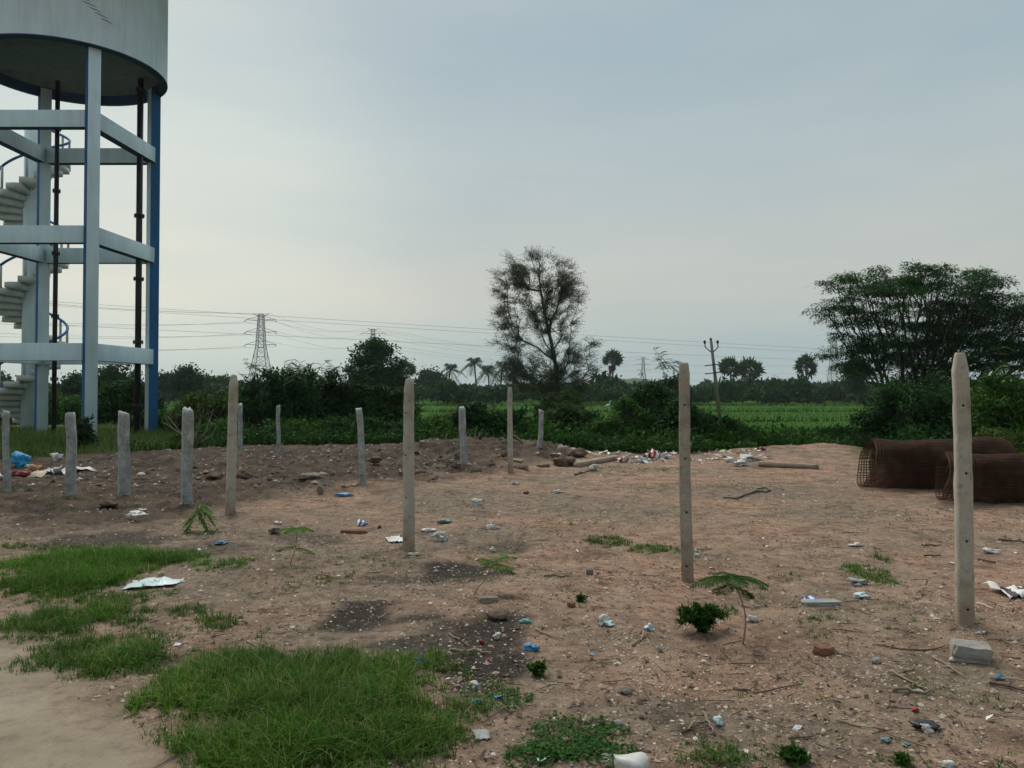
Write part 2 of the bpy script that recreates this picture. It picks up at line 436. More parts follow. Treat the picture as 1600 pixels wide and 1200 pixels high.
M['block_grey'] = m_noise('block_grey', [(0.25, (0.19, 0.175, 0.155)), (0.7, (0.37, 0.345, 0.31))], 9, 0.95, 0.6, 45, 0.01)
M['wood'] = m_noise('wood', [(0.25, (0.17, 0.12, 0.08)), (0.7, (0.36, 0.28, 0.2))], 12, 0.9, 0.4, 40, 0.006)
M['wood_dark'] = m_noise('wood_dark', [(0.25, (0.05, 0.037, 0.028)), (0.7, (0.13, 0.095, 0.07))], 12, 0.9, 0.4, 40, 0.006)
def m_plastic(name, a, b_, rough=0.45):
    return m_noise(name, [(0.3, a), (0.7, b_)], 9, rough, 0.2, 40, 0.004, spec=0.4)
M['white'] = m_plastic('white', (0.42, 0.40, 0.36), (0.74, 0.73, 0.70))
M['offwhite'] = m_plastic('offwhite', (0.38, 0.36, 0.32), (0.60, 0.58, 0.54), 0.7)
M['paleblue'] = m_plastic('paleblue', (0.45, 0.58, 0.60), (0.62, 0.74, 0.75), 0.35)
M['blue'] = m_plastic('blue', (0.03, 0.13, 0.26), (0.07, 0.24, 0.40), 0.5)
M['tarp'] = m_plastic('tarp', (0.01, 0.22, 0.45), (0.02, 0.33, 0.60), 0.4)
M['red'] = m_plastic('red', (0.20, 0.02, 0.025), (0.36, 0.05, 0.05), 0.6)
M['maroon'] = m_plastic('maroon', (0.14, 0.02, 0.03), (0.26, 0.04, 0.05), 0.8)
M['orange'] = m_plastic('orange', (0.38, 0.13, 0.05), (0.52, 0.22, 0.10), 0.8)
M['cream'] = m_plastic('cream', (0.52, 0.42, 0.28), (0.68, 0.58, 0.42), 0.8)
M['grey'] = m_plastic('grey', (0.22, 0.22, 0.21), (0.36, 0.36, 0.34), 0.7)
M['black'] = m_plastic('black', (0.015, 0.015, 0.016), (0.04, 0.04, 0.04), 0.5)
M['teal'] = m_plastic('teal', (0.10, 0.24, 0.22), (0.22, 0.38, 0.35), 0.6)
M['yellow'] = m_plastic('yellow', (0.42, 0.30, 0.08), (0.58, 0.44, 0.14), 0.7)
M['green_plastic'] = m_plastic('green_plastic', (0.03, 0.18, 0.08), (0.07, 0.3, 0.14), 0.5)
def m_striped(name, a, b_, scale):
    m, t, b, out = new_mat(name)
    v = objco(t)
    wv = N(t, 'ShaderNodeTexWave'); wv.inputs['Scale'].default_value = scale; wv.inputs['Distortion'].default_value = 5.0; wv.inputs['Detail'].default_value = 2
    t.links.new(v, wv.inputs['Vector'])
    t.links.new(ramp_(t, wv.outputs['Fac'], [(0.45, a), (0.55, b_)]), b.inputs['Base Color'])
    b.inputs['Roughness'].default_value = 0.7
    return m
M['striped_dark'] = m_striped('striped_dark', (0.72, 0.69, 0.64), (0.06, 0.04, 0.05), 2.2)
M['striped_blue'] = m_striped('striped_blue', (0.72, 0.73, 0.74), (0.03, 0.12, 0.32), 5)
M['striped_red'] = m_striped('striped_red', (0.70, 0.66, 0.63), (0.34, 0.03, 0.04), 2.4)

# ------------------------------------------------------------------ ground
EDGE_X = np.array([-60, -11.5, -9.5, -7, -2.7, 1.5, 3.0, 4.6, 6.7, 9.1, 60])
EDGE_Y = np.array([36, 34, 19.6, 21.7, 22.3, 19.4, 18.8, 19.4, 21, 21.5, 21.5])
def edge_y(X): return np.interp(X, EDGE_X, EDGE_Y)
SOIL_PTS = np.array([P(*q)[:2] for q in ((-300, 830), (0, 838), (150, 842), (250, 815), (420, 782), (560, 764), (740, 743), (885, 727), (900, 700))])
def soil_mask(X, Y):
    yl = np.interp(X, SOIL_PTS[:, 0], SOIL_PTS[:, 1])
    n = fbm(X * 0.8, Y * 0.8, 21, 4)
    m = sstep(-0.7, 0.9, Y - yl + n * 1.4) * (1 - sstep(1.2, 2.4, X + n * 0.6))
    return m
PATH_PTS = np.array([P(*q)[:2] for q in ((-700, 860), (0, 968), (130, 1062), (250, 1130), (330, 1200), (420, 1400))])
def path_mask(X, Y):
    yl = np.interp(X, PATH_PTS[:, 0], PATH_PTS[:, 1], left=PATH_PTS[0, 1])
    n = fbm(X * 1.7, Y * 1.7, 33, 4)
    return sstep(-0.35, 0.35, yl - Y + n * 0.45) * (X < PATH_PTS[-1, 0] + 0.3)
def pell(cx, cy, rx, ry):
    c = P(cx, cy); a = P(cx, cy - ry); b = P(cx, cy + ry)
    return c[0], (a[1] + b[1]) / 2, rx * c[1] / FPX, (a[1] - b[1]) / 2
CHAR = [pell(*e) for e in ((575, 966, 62, 20), (640, 968, 40, 8), (715, 893, 55, 13), (650, 905, 50, 5), (765, 1004, 78, 32), (680, 1012, 80, 20), (755, 1060, 52, 36), (700, 985, 45, 9),
        (770, 856, 50, 7), (160, 845, 90, 12), (330, 858, 60, 10), (480, 842, 45, 8))]
CHAR_S = [1.0, 0.9, 1.0, 0.6, 1.0, 0.85, 1.0, 0.75, 0.6, 0.75, 0.45, 0.55]
def char_mask(X, Y):
    n = fbm(X * 2.6, Y * 2.6, 41, 4)
    m = np.zeros_like(X)
    for (cx, cy, rx, ry), s in zip(CHAR, CHAR_S):
        r = np.sqrt(((X - cx) / rx) ** 2 + ((Y - cy) / ry) ** 2)
        m = np.maximum(m, s * (1 - sstep(0.75, 1.45, r + n * 0.9)))
    return m
GREYP = [pell(*e) for e in ((1100, 1140, 480, 70), (700, 786, 150, 26), (300, 846, 220, 34), (1420, 1060, 260, 40), (560, 930, 160, 40), (1150, 770, 160, 16), (800, 1090, 130, 60), (1300, 800, 120, 12), (440, 885, 260, 70), (180, 832, 260, 40), (600, 1010, 220, 60), (760, 850, 120, 22), (900, 790, 200, 18))]
def grey_mask(X, Y):
    n = fbm(X * 1.3, Y * 1.3, 45, 4); m = np.zeros_like(X)
    for cx, cy, rx, ry in GREYP:
        m = np.maximum(m, 1 - sstep(0.4, 1.3, np.sqrt(((X - cx) / rx) ** 2 + ((Y - cy) / ry) ** 2) + n * .6))
    return m
MOUND = [pell(*e) + (h,) for e, h in (((610, 728, 130, 24), 0.15), ((760, 718, 110, 18), 0.22), ((850, 715, 70, 14), 0.18), ((690, 712, 90, 12), 0.16), ((470, 735, 110, 22), 0.08), ((330, 722, 130, 20), 0.12),
         ((1150, 708, 150, 7), 0.10), ((1290, 706, 80, 6), 0.16), ((930, 712, 70, 6), 0.12), ((1010, 709, 60, 6), 0.10), ((180, 775, 120, 12), 0.07))]
POSTS_XY = [P(x, y)[:2] for x, y in ((1509, 980), (1074, 907), (638, 860), (360, 804), (797, 740), (11, 768), (111, 774), (195, 785), (291, 793), (374, 708), (435, 705), (566, 758), (724, 738), (842, 720))]
def H(X, Y):
    X = np.asarray(X, float); Y = np.asarray(Y, float)
    pm = path_mask(X, Y); sm = soil_mask(X, Y)
    h = 0.035 * fbm(X * 0.55, Y * 0.55, 1, 3) + (1 - pm * 0.75) * (0.020 * fbm(X * 2.2, Y * 2.2, 5, 4, 0.6) + 0.007 * fbm(X * 11, Y * 11, 8, 3, 0.6))
    rid = 1 - np.abs(fbm(X * 2.0, Y * 2.0, 12, 4, 0.6)) * 2
    h = h + sm * (0.055 * rid + 0.07 * fbm(X * 4.5, Y * 4.5, 15, 3, 0.7))
    for cx, cy in POSTS_XY:
        h = h + .035 * np.exp(-(((X - cx) / .20) ** 2 + ((Y - cy) / .20) ** 2)) * (1 + .9 * fbm(X * 7, Y * 7, 18, 2))
    for cx, cy, rx, ry, hh in MOUND:
        r = ((X - cx) / rx) ** 2 + ((Y - cy) / ry) ** 2
        g = np.exp(-r * 1.1)
        h = h + hh * g * (0.75 + 0.5 * fbm(X * 1.9 + 7, Y * 1.9, 17, 4, 0.65) + 0.25 * (rid - 0.5))
    near = np.exp(-(np.maximum(0, np.maximum(np.abs(X) - 30, np.abs(Y - 12) - 24)) / 8) ** 2)
    h = h * near
    h = h - 0.8 * sstep(0.0, 7.0, Y - edge_y(X)) * (Y > 0)
    h = h - 0.8 * (1 - near) * (1 - sstep(0.0, 7.0, Y - edge_y(X)))
    return h
def H1(x, y): return float(H(np.array([x]), np.array([y]))[0])

def lines(core, outer):
    return np.unique(np.round(np.concatenate([core, outer]), 4))
gx = lines(np.concatenate([np.arange(-6, 6.01, 0.055), np.arange(-24, -6, 0.14), np.arange(6, 24, 0.16)]), np.concatenate([np.arange(-70, 71, 2.0), np.array([-4000, -2500, -1500, -800, -400, -200, -120, 120, 200, 400, 800, 1500, 2500, 4000])]))
gy = lines(np.concatenate([np.arange(2.4, 7, 0.038), np.arange(7, 12, 0.065), np.arange(12, 24, 0.10)]), np.concatenate([np.arange(24, 50, 0.8), np.arange(-12, 2.2, 0.5), np.array([-4000, -1500, -400, -100, -30, 55, 62, 70, 80, 95, 120, 160, 220, 300, 400, 600, 900, 1500, 2500, 4000])]))
XX, YY = np.meshgrid(gx, gy)
ZZ = H(XX, YY)
nx_, ny_ = len(gx), len(gy)
idx = np.arange(nx_ * ny_).reshape(ny_, nx_)
Fg = np.stack([idx[:-1, :-1], idx[:-1, 1:], idx[1:, 1:], idx[1:, :-1]], -1).reshape(-1, 4)
me = mesh_np('ground', np.stack([XX, YY, ZZ], -1).reshape(-1, 3), [Fg])
def vattr(me, name, arr):
    a = me.attributes.new(name, 'FLOAT', 'POINT'); a.data.foreach_set('value', np.asarray(arr, np.float32).ravel())
vattr(me, 'soil', soil_mask(XX, YY)); vattr(me, 'path', path_mask(XX, YY)); vattr(me, 'char', char_mask(XX, YY)); vattr(me, 'greyish', grey_mask(XX, YY))
green = sstep(-0.5, 1.5, YY - edge_y(XX) + fbm(XX * 0.9, YY * 0.9, 51, 3))
green = np.maximum(green, sstep(-9.5, -11.5, XX - fbm(XX * .5, YY * .5, 52, 3)) * sstep(15.0, 17.0, YY + fbm(XX * .5, YY * .5, 53, 3)))
green = np.maximum(green, sstep(6.6, 7.4, XX + fbm(XX, YY, 54, 3) * .5 - np.maximum(0, YY - 15) * .32) * sstep(13.9, 14.6, YY + fbm(XX, YY, 55, 3) * .6))
vattr(me, 'green', green)
me.polygons.foreach_set('use_smooth', np.ones(len(me.polygons), bool))
def m_ground():
    m, t, b, out = new_mat('ground_dirt')
    v = objco(t)
    big = noise(t, 0.55, 5, 0.6, v)
    med = noise(t, 3.2, 6, 0.65, v)
    fine = noise(t, 38, 5, 0.7, v)
    grain = noise(t, 160, 3, 0.6, v)
    dirt = ramp_(t, med, [(0.25, (0.195, 0.120, 0.080)), (0.5, (0.365, 0.232, 0.160)), (0.75, (0.50, 0.34, 0.245))])
    greyd = ramp_(t, med, [(0.25, (0.185, 0.143, 0.102)), (0.75, (0.35, 0.275, 0.20))])
    dirt = mixc(t, ramp_(t, big, [(0.42, (0, 0, 0)), (0.62, (0.85, 0.85, 0.85))]), dirt, greyd)
    soil = ramp_(t, med, [(0.25, (0.042, 0.033, 0.026)), (0.5, (0.085, 0.065, 0.050)), (0.8, (0.18, 0.135, 0.10))])
    path = ramp_(t, noise(t, 1.6, 5, 0.6, v), [(0.25, (0.22, 0.175, 0.122)), (0.5, (0.285, 0.232, 0.168)), (0.75, (0.345, 0.29, 0.22))])
    char = ramp_(t, fine, [(0.35, (0.016, 0.015, 0.014)), (0.6, (0.040, 0.036, 0.032)), (0.75, (0.12, 0.10, 0.085))])
    veg = ramp_(t, med, [(0.3, (0.05, 0.065, 0.02)), (0.7, (0.09, 0.115, 0.035))])
    dust = ramp_(t, noise(t, 7.0, 6, 0.7, v), [(0.28, (0.13, 0.100, 0.074)), (0.5, (0.245, 0.190, 0.140)), (0.75, (0.36, 0.285, 0.215))])
    dirt = mixc(t, mathn(t, 'MULTIPLY', attr(t, 'greyish'), 0.85), dirt, dust)
    patch = ramp_(t, noise(t, 11, 5, 0.7, v), [(0.34, (0.40, 0.375, 0.35)), (0.48, (0.93, 0.93, 0.93)), (0.7, (1.25, 1.20, 1.14))])
    dirt = mixc(t, 0.8, dirt, patch, 'MULTIPLY')
    mott = ramp_(t, noise(t, 1.9, 6, 0.7, v, 0.6), [(0.34, (0.60, 0.585, 0.56)), (0.50, (1.0, 1.0, 1.0)), (0.68, (1.16, 1.13, 1.10))])
    dirt = mixc(t, 0.85, dirt, mott, 'MULTIPLY')
    soil = mixc(t, 0.9, soil, patch, 'MULTIPLY')
    soil = mixc(t, ramp_(t, noise(t, 1.3, 5, 0.65, v), [(0.45, (0, 0, 0)), (0.62, (0.7, 0.7, 0.7))]), soil, (0.17, 0.118, 0.082))
    c = mixc(t, attr(t, 'soil'), dirt, soil)
    # darker crumbs and pale grit
    crumbs = ramp_(t, fine, [(0.30, (0.45, 0.42, 0.40)), (0.46, (1, 1, 1)), (0.62, (1.0, 1.0, 1.0)), (0.74, (1.35, 1.32, 1.28))])
    c = mixc(t, 0.75, c, crumbs, 'MULTIPLY')
    gr = ramp_(t, grain, [(0.3, (0.6, 0.58, 0.56)), (0.5, (1, 1, 1)), (0.72, (1.4, 1.38, 1.35))])
    c = mixc(t, 0.6, c, gr, 'MULTIPLY')
    soft = mixc(t, 0.35, path, gr, 'MULTIPLY'); soft = mixc(t, 0.35, soft, patch, 'MULTIPLY')
    c = mixc(t, attr(t, 'path'), c, soft)
    c = mixc(t, mathn(t, 'MULTIPLY', attr(t, 'char'), 0.92), c, char)
    c = mixc(t, attr(t, 'green'), c, veg)
    t.links.new(c, b.inputs['Base Color'])
    b.inputs['Roughness'].default_value = 0.95; b.inputs['Specular IOR Level'].default_value = 0.12
    amp = mathn(t, 'SUBTRACT', 1.0, mathn(t, 'MULTIPLY', attr(t, 'path'), 0.8))
    h = mathn(t, 'MULTIPLY', mathn(t, 'ADD', mathn(t, 'MULTIPLY', fine, 1.0), mathn(t, 'MULTIPLY', grain, 0.35)), amp)
    bump(t, b, h, 0.9, 0.025)
    return m
M['ground'] = m_ground()
me.materials.append(M['ground'])
tag(link('ground', me), 'bare stony reddish earth plot running out to green fields', kind='structure')

# paddy strips on the low ground behind the plot
def m_paddy():
    m, t, b, out = new_mat('paddy_ground')
    v = objco(t)
    t.links.new(ramp_(t, noise(t, 0.12, 5, 0.6, v), [(0.3, (0.026, 0.080, 0.007)), (0.7, (0.044, 0.118, 0.010))]), b.inputs['Base Color'])
    b.inputs['Roughness'].default_value = 1.0; b.inputs['Specular IOR Level'].default_value = 0.05
    return m
M['paddy'] = m_paddy()
def paddy(x0, x1, y0, y1, z, skew):
    ys = np.linspace(y0, y1, 14); xs = np.linspace(0, 1, 40)
    V = [[x0 + (x1 - x0) * s + skew * (y - y0), y, z + 0.03 * float(vnoise(np.array(s * 17), np.array(y * .3), 3))] for y in ys for s in xs]
    F = [[j * 40 + i, j * 40 + i + 1, (j + 1) * 40 + i + 1, (j + 1) * 40 + i] for j in range(13) for i in range(39)]
    g = Geo(); g.add(V, np.array(F)); o = g.build('paddy_field', M['paddy'], smooth=True)
    tag(o, kind='structure'); return o
FIELDS = [(-60, 60, 36, 58, -0.77), (-75, 75, 60, 82, -0.76), (-100, 100, 85, 112, -0.75), (-150, 150, 116, 160, -0.74), (-220, 220, 166, 235, -0.73)]
for f in FIELDS: paddy(*f, 0.05)
g = Geo()
for (x0, x1, y0, y1, z), n, hh in zip(FIELDS, (24000, 16000, 10000, 5000, 3000), (0.22, 0.26, 0.30, 0.36, 0.42)):
    C = np.stack([RNG.uniform(x0, x1, n), RNG.uniform(y0, y1, n), np.full(n, z)], 1)
    dens = fbm(C[:, 0] * .08, C[:, 1] * .15, 61, 3)
    keep = (dens > -0.55) & (np.abs(C[:, 0]) < C[:, 1] * 0.72)
    C = C[keep]; m_ = len(C)
    V, F = blades(C, RNG.uniform(.7, 1.05, m_) * hh * .5 * (1 + 0.25 * dens[keep]), 0.035 * (C[:, 1] / 40), RNG.uniform(.1, .8, m_), seg=2)
    g.add(V, F)
tag(g.build('rice_crop', M['rice']), 'bright green young rice growing in the fields', kind='stuff')

# grassy bunds between the paddies
g = Geo()
for y0 in (59, 83.5, 114, 163):
    n = 2200
    C = np.stack([RNG.uniform(-y0, y0, n), y0 + RNG.normal(0, .5, n), np.full(n, -0.78)], 1)
    V, F = blades(C, RNG.uniform(.3, .75, n), 0.06 * y0 / 40, RNG.uniform(.2, 1, n), seg=2); g.add(V, F)
tag(g.build('bund_weeds', M['leaf_mid']), 'darker weeds along the bunds between the fields', kind='stuff')

# ------------------------------------------------------------------ water tower
TX, TY, TR = -14.5, 26.0, 2.95
TZ = 11.93
tower = empty('water_tower', (TX, TY, 0), 'tall pale concrete water tank tower on four columns with blue painted sides', 'water tower')
def ring_profile(prof, n=96, mids=None):
    g = Geo(); V = []
    for r, z in prof:
        a = np.arange(n) * 2 * math.pi / n
        V.append(np.stack([r * np.cos(a), r * np.sin(a), np.full(n, z)], 1))
    V = np.concatenate(V); g.V.append(V); g.n = len(V)
    for i in range(len(prof) - 1):
        k = np.arange(n)
        F = np.stack([i * n + k, i * n + (k + 1) % n, (i + 1) * n + (k + 1) % n, (i + 1) * n + k], 1)
        g.F.setdefault((4, (mids or [0] * 99)[i]), []).append(F)
    return g
g = ring_profile([(0.02, TZ + 4.6), (2.0, TZ + 4.35), (TR + .12, TZ + 4.0), (TR + .12, TZ + 3.85), (TR, TZ + 3.85), (TR, TZ + 0.02)])
tank = g.build('tank', M['tower_white'], tower, smooth=False)
for p in tank.data.polygons: p.use_smooth = abs(p.normal.z) < 0.2
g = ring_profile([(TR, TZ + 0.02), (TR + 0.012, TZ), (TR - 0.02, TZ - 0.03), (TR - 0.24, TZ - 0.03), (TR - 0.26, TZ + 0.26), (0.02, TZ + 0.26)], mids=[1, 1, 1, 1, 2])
g.build('ring_beam', [M['tower_white'], M['tower_blue_shaded'], M['tower_under']], tower)  # ring underside and inner face take the blue darkened for shade
for i in range(5):          # hairline scratches in the tank's plaster
    a0 = math.radians(-58 + i * 3.1); z0 = TZ + 1.35 - i * .12
    pts = [((TR + .002) * math.cos(a0 + k * .035), (TR + .002) * math.sin(a0 + k * .035), z0 - 0.02 * k + .01 * random.random()) for k in range(5)]
    V, F = tube(pts, [.003, .012, .014, .010, .003], 4)
    g = Geo(); g.add(V, F); g.build('crack', M['tower_under'], tower)
CS = 1.92
corner = {'F': (CS - .13, -CS), 'R': (CS, CS), 'B': (-CS, CS), 'L': (-CS, -CS)}
LEVELS = [2.98, 6.52, 10.02]
BD, BW = 0.52, 0.30
for k, (cx, cy) in corner.items():
    g = Geo()
    wt, wr = 0.35, 0.32
    ang = math.atan2(cy, cx)
    R = np.array([[math.cos(ang), -math.sin(ang), 0], [math.sin(ang), math.cos(ang), 0], [0, 0, 1]])
    V, F = box((0, 0, (TZ + 0.2) / 2 - 0.4), (wr, wt, TZ + 0.2 + .8))
    V = V @ R.T + np.array([cx, cy, 0])
    g.add(V, F[[0, 1, 3, 5]], 0); g.add(V, F[[2, 4]], 1)
    o = g.build('column', [M['tower_white'], M['tower_blue']], tower)
    bv = o.modifiers.new('bevel', 'BEVEL'); bv.width = 0.015; bv.segments = 1
def beam(a, b, top, parent):
    (ax, ay), (bx, by) = a, b
    d = np.array([bx - ax, by - ay, 0]); ln = np.linalg.norm(d); d /= ln
    s = np.array([-d[1], d[0], 0])
    c = np.array([(ax + bx) / 2, (ay + by) / 2, top - BD / 2])
    R = np.stack([d, s, [0, 0, 1]], 1)
    V, F = box(c, (ln - 0.34, BW, BD), R)
    g = Geo(); g.add(V, F[[1, 2, 3, 4, 5]], 0); g.add(V, F[[0]], 1)  # bottom face takes the blue with shade painted in
    o = g.build('beam', [M['tower_white'], M['tower_blue_shaded']], parent)
    bv = o.modifiers.new('bevel', 'BEVEL'); bv.width = 0.012; bv.segments = 1
order = ['L', 'F', 'R', 'B', 'L']
for lv in LEVELS:
    for i in range(4): beam(corner[order[i]], corner[order[i + 1]], lv, tower)
# service pipes with flanged joints
for (px_, py_, r_, off) in ((-12.68 - TX, 27.1 - TY, 0.10, 0.0), (-15.62 - TX, 27.3 - TY, 0.075, .9), (-14.05 - TX, 26.6 - TY, 0.07, .4)):
    g = Geo(); V, F = tube([(px_, py_, -0.5), (px_, py_, TZ + 0.3)], r_, 16); g.add(V, F)
    pipe = g.build('pipe', M['black_iron'], tower, smooth=False)
    for z in np.arange(1.0 + off, TZ, 2.15):
        g = Geo(); V, F = tube([(px_, py_, z), (px_, py_, z + .035)], r_ * 1.7, 14); g.add(V, F)
        V, F = tube([(px_, py_, z + .05), (px_, py_, z + .085)], r_ * 1.7, 14); g.add(V, F)
        for q in range(6):
            a = q * math.pi / 3; c = (px_ + math.cos(a) * r_ * 1.5, py_ + math.sin(a) * r_ * 1.5)
            V, F = tube([(c[0], c[1], z - .03), (c[0], c[1], z + .115)], .014, 5); g.add(V, F)
        g.build('flange', M['black_iron'], pipe)
# spiral stair
SX, SY, SR = -18.05 - TX, 30.0 - TY, 1.24
g = Geo(); V, F = tube([(SX, SY, -0.5), (SX, SY, TZ - 0.4)], 0.31, 28); g.add(V, F)
stair = g.build('staircase', M['tower_white'], tower)
NP, RISE = 16, 0.225
nst = int((TZ - 1.0) / RISE)
PH0 = math.radians(100)
for i in range(nst):
    a0 = PH0 + i * 2 * math.pi / NP; a1 = a0 + 2 * math.pi / NP * 1.18
    z1 = 0.3 + i * RISE; z0 = z1 - 0.25
    V = []
    for z in (z0, z1):
        for r, a in ((0.29, a0), (SR, a0), (SR, (a0 + a1) / 2), (SR, a1), (0.29, a1)):
            V.append([SX + r * math.cos(a), SY + r * math.sin(a), z - (0.0 if z == z1 else -0.04 * (r > 1))])
    F5 = np.array([[4, 3, 2, 1, 0], [5, 6, 7, 8, 9]]); F4 = np.array([[k, (k + 1) % 5, (k + 1) % 5 + 5, k + 5] for k in range(5)])
    g = Geo(); g.add(V, [F5, F4]); g.build('tread', M['stair_concrete'], stair)
pts = []
for k in range(nst * 3):
    a = PH0 + (k / 3 + .5) * 2 * math.pi / NP; z = 0.3 + (k / 3) * RISE + 0.85
    pts.append((SX + (SR - .05) * math.cos(a), SY + (SR - .05) * math.sin(a), z))
g = Geo(); V, F = tube(pts, 0.05, 6); g.add(V, F); rail = g.build('handrail', M['tower_blue'], tower, smooth=True)
for i in range(0, nst, 2):
    a = PH0 + (i + .5) * 2 * math.pi / NP; z = 0.3 + i * RISE
    p = (SX + (SR - .05) * math.cos(a), SY + (SR - .05) * math.sin(a))
    g = Geo(); V, F = tube([(p[0], p[1], z - .02), (p[0], p[1], z + .85)], 0.045, 6); g.add(V, F); g.build('baluster', M['stair_concrete'], rail)
# thin cable hanging by the stair column
g = Geo(); V, F = tube([(SX + .42, SY - .5, 10.6 - k * 1.0 if k else 10.6) if False else (SX + .42 + .03 * math.sin(k * 1.7), SY - .5, 10.6 - k) for k in range(11)], 0.012, 4); g.add(V, F); g.build('cable', M['white'], tower)

# ------------------------------------------------------------------ trees
def grow(trunk, targets, bias=0.35, up=0.15, jit=0.06, step=0.5, rng=RNG):
    """branch skeleton: each target is tied to the cheapest node already in the tree"""
    pos = [np.array(p, float) for p in trunk]; par = [-1] + list(range(len(trunk) - 1))
    plen = [0.0]
    for i in range(1, len(pos)): plen.append(plen[-1] + np.linalg.norm(pos[i] - pos[i - 1]))
    t0 = pos[max(1, len(trunk) // 3)] if len(trunk) > 2 else pos[-1]
    order = np.argsort(np.linalg.norm(targets - t0, axis=1))
    tips = []
    first = 1 if len(trunk) > 2 else 0
    for ti in order:
        T = targets[ti]
        A = np.array(pos)
        d = np.linalg.norm(A - T, axis=1)
        cost = d + bias * np.array(plen) + 0.9 * np.maximum(0, A[:, 2] - T[2]) 
        cost[:first] += 3
        j = int(np.argmin(cost)); S = pos[j]; ln = d[j]
        k = max(1, int(ln / step)); prev = j
        for s in range(1, k + 1):
            f = s / k
            q = S + (T - S) * f
            if s < k: q = q + rng.normal(0, jit * ln ** .5, 3) + np.array([0, 0, up * ln * f * (1 - f)])
            pos.append(q); par.append(prev); plen.append(plen[prev] + np.linalg.norm(q - pos[prev])); prev = len(pos) - 1
        tips.append(prev)
    return np.array(pos), np.array(par), np.array(tips)
def branch_mesh(pos, par, r_tip, power=0.45, r_max=9, n=5):
    cnt = np.ones(len(pos))
    child = np.zeros(len(pos), bool)
    for i in range(len(pos) - 1, 0, -1):
        if par[i] >= 0: cnt[par[i]] += cnt[i]
    rad = np.minimum(r_tip * cnt ** power, r_max)
    k = np.arange(len(pos))[par >= 0]
    pr = np.minimum(rad[par[k]], rad[k] * 1.6)
    g = Geo(); V, F = segs(pos[par[k]], pos[k], pr, rad[k], n); g.add(V, F)
    return g, rad
def ell_points(ells, n, rng=RNG, shell=0.55):
    """points inside a union of ellipsoids (cx,cy,cz,rx,ry,rz), denser near the shell"""
    vol = np.array([e[3] * e[4] * e[5] for e in ells]) ** 0.8; vol /= vol.sum()
    w_ = rng.choice(len(ells), n, p=vol)
    E = np.array(ells)[w_]
    d = rdir(n, rng); r = shell + (1 - shell) * rng.random(n); r = np.where(rng.random(n) < 0.35, rng.random(n) ** (1 / 3), r)
    return E[:, :3] + d * r[:, None] * E[:, 3:6]
def sprays(pos, par, tips, n, spread, ln, wd, droop=0.0, flat=0.5, rng=RNG, extra=None):
    """leaves scattered round tip nodes and their parents"""
    nodes = np.concatenate([tips, tips, par[tips]]) if extra is None else extra
    nodes = nodes[nodes >= 0]
    c = rng.choice(nodes, n)
    C = pos[c] + rng.normal(0, 1, (n, 3)) * np.array([spread, spread, spread * (1 - flat * .85)])
    Dr = rdir(n, rng); Dr[:, 2] = Dr[:, 2] * (1 - flat) - droop
    Nn = rdir(n, rng) * 0.7; Nn[:, 2] += flat * 1.2
    return leaves(C, Dr, Nn, ln * rng.uniform(.6, 1.25, n), wd * rng.uniform(.7, 1.2, n))
def blob(x, y, rx, ry, Y, depth=1.0):
    """an ellipsoid of foliage seen at (x, y) at distance Y; its depth is a multiple of its width"""
    c = D(x, y, Y); k = Y / FPX
    return (c[0], Y, c[2], rx * k, rx * k * depth, ry * k)
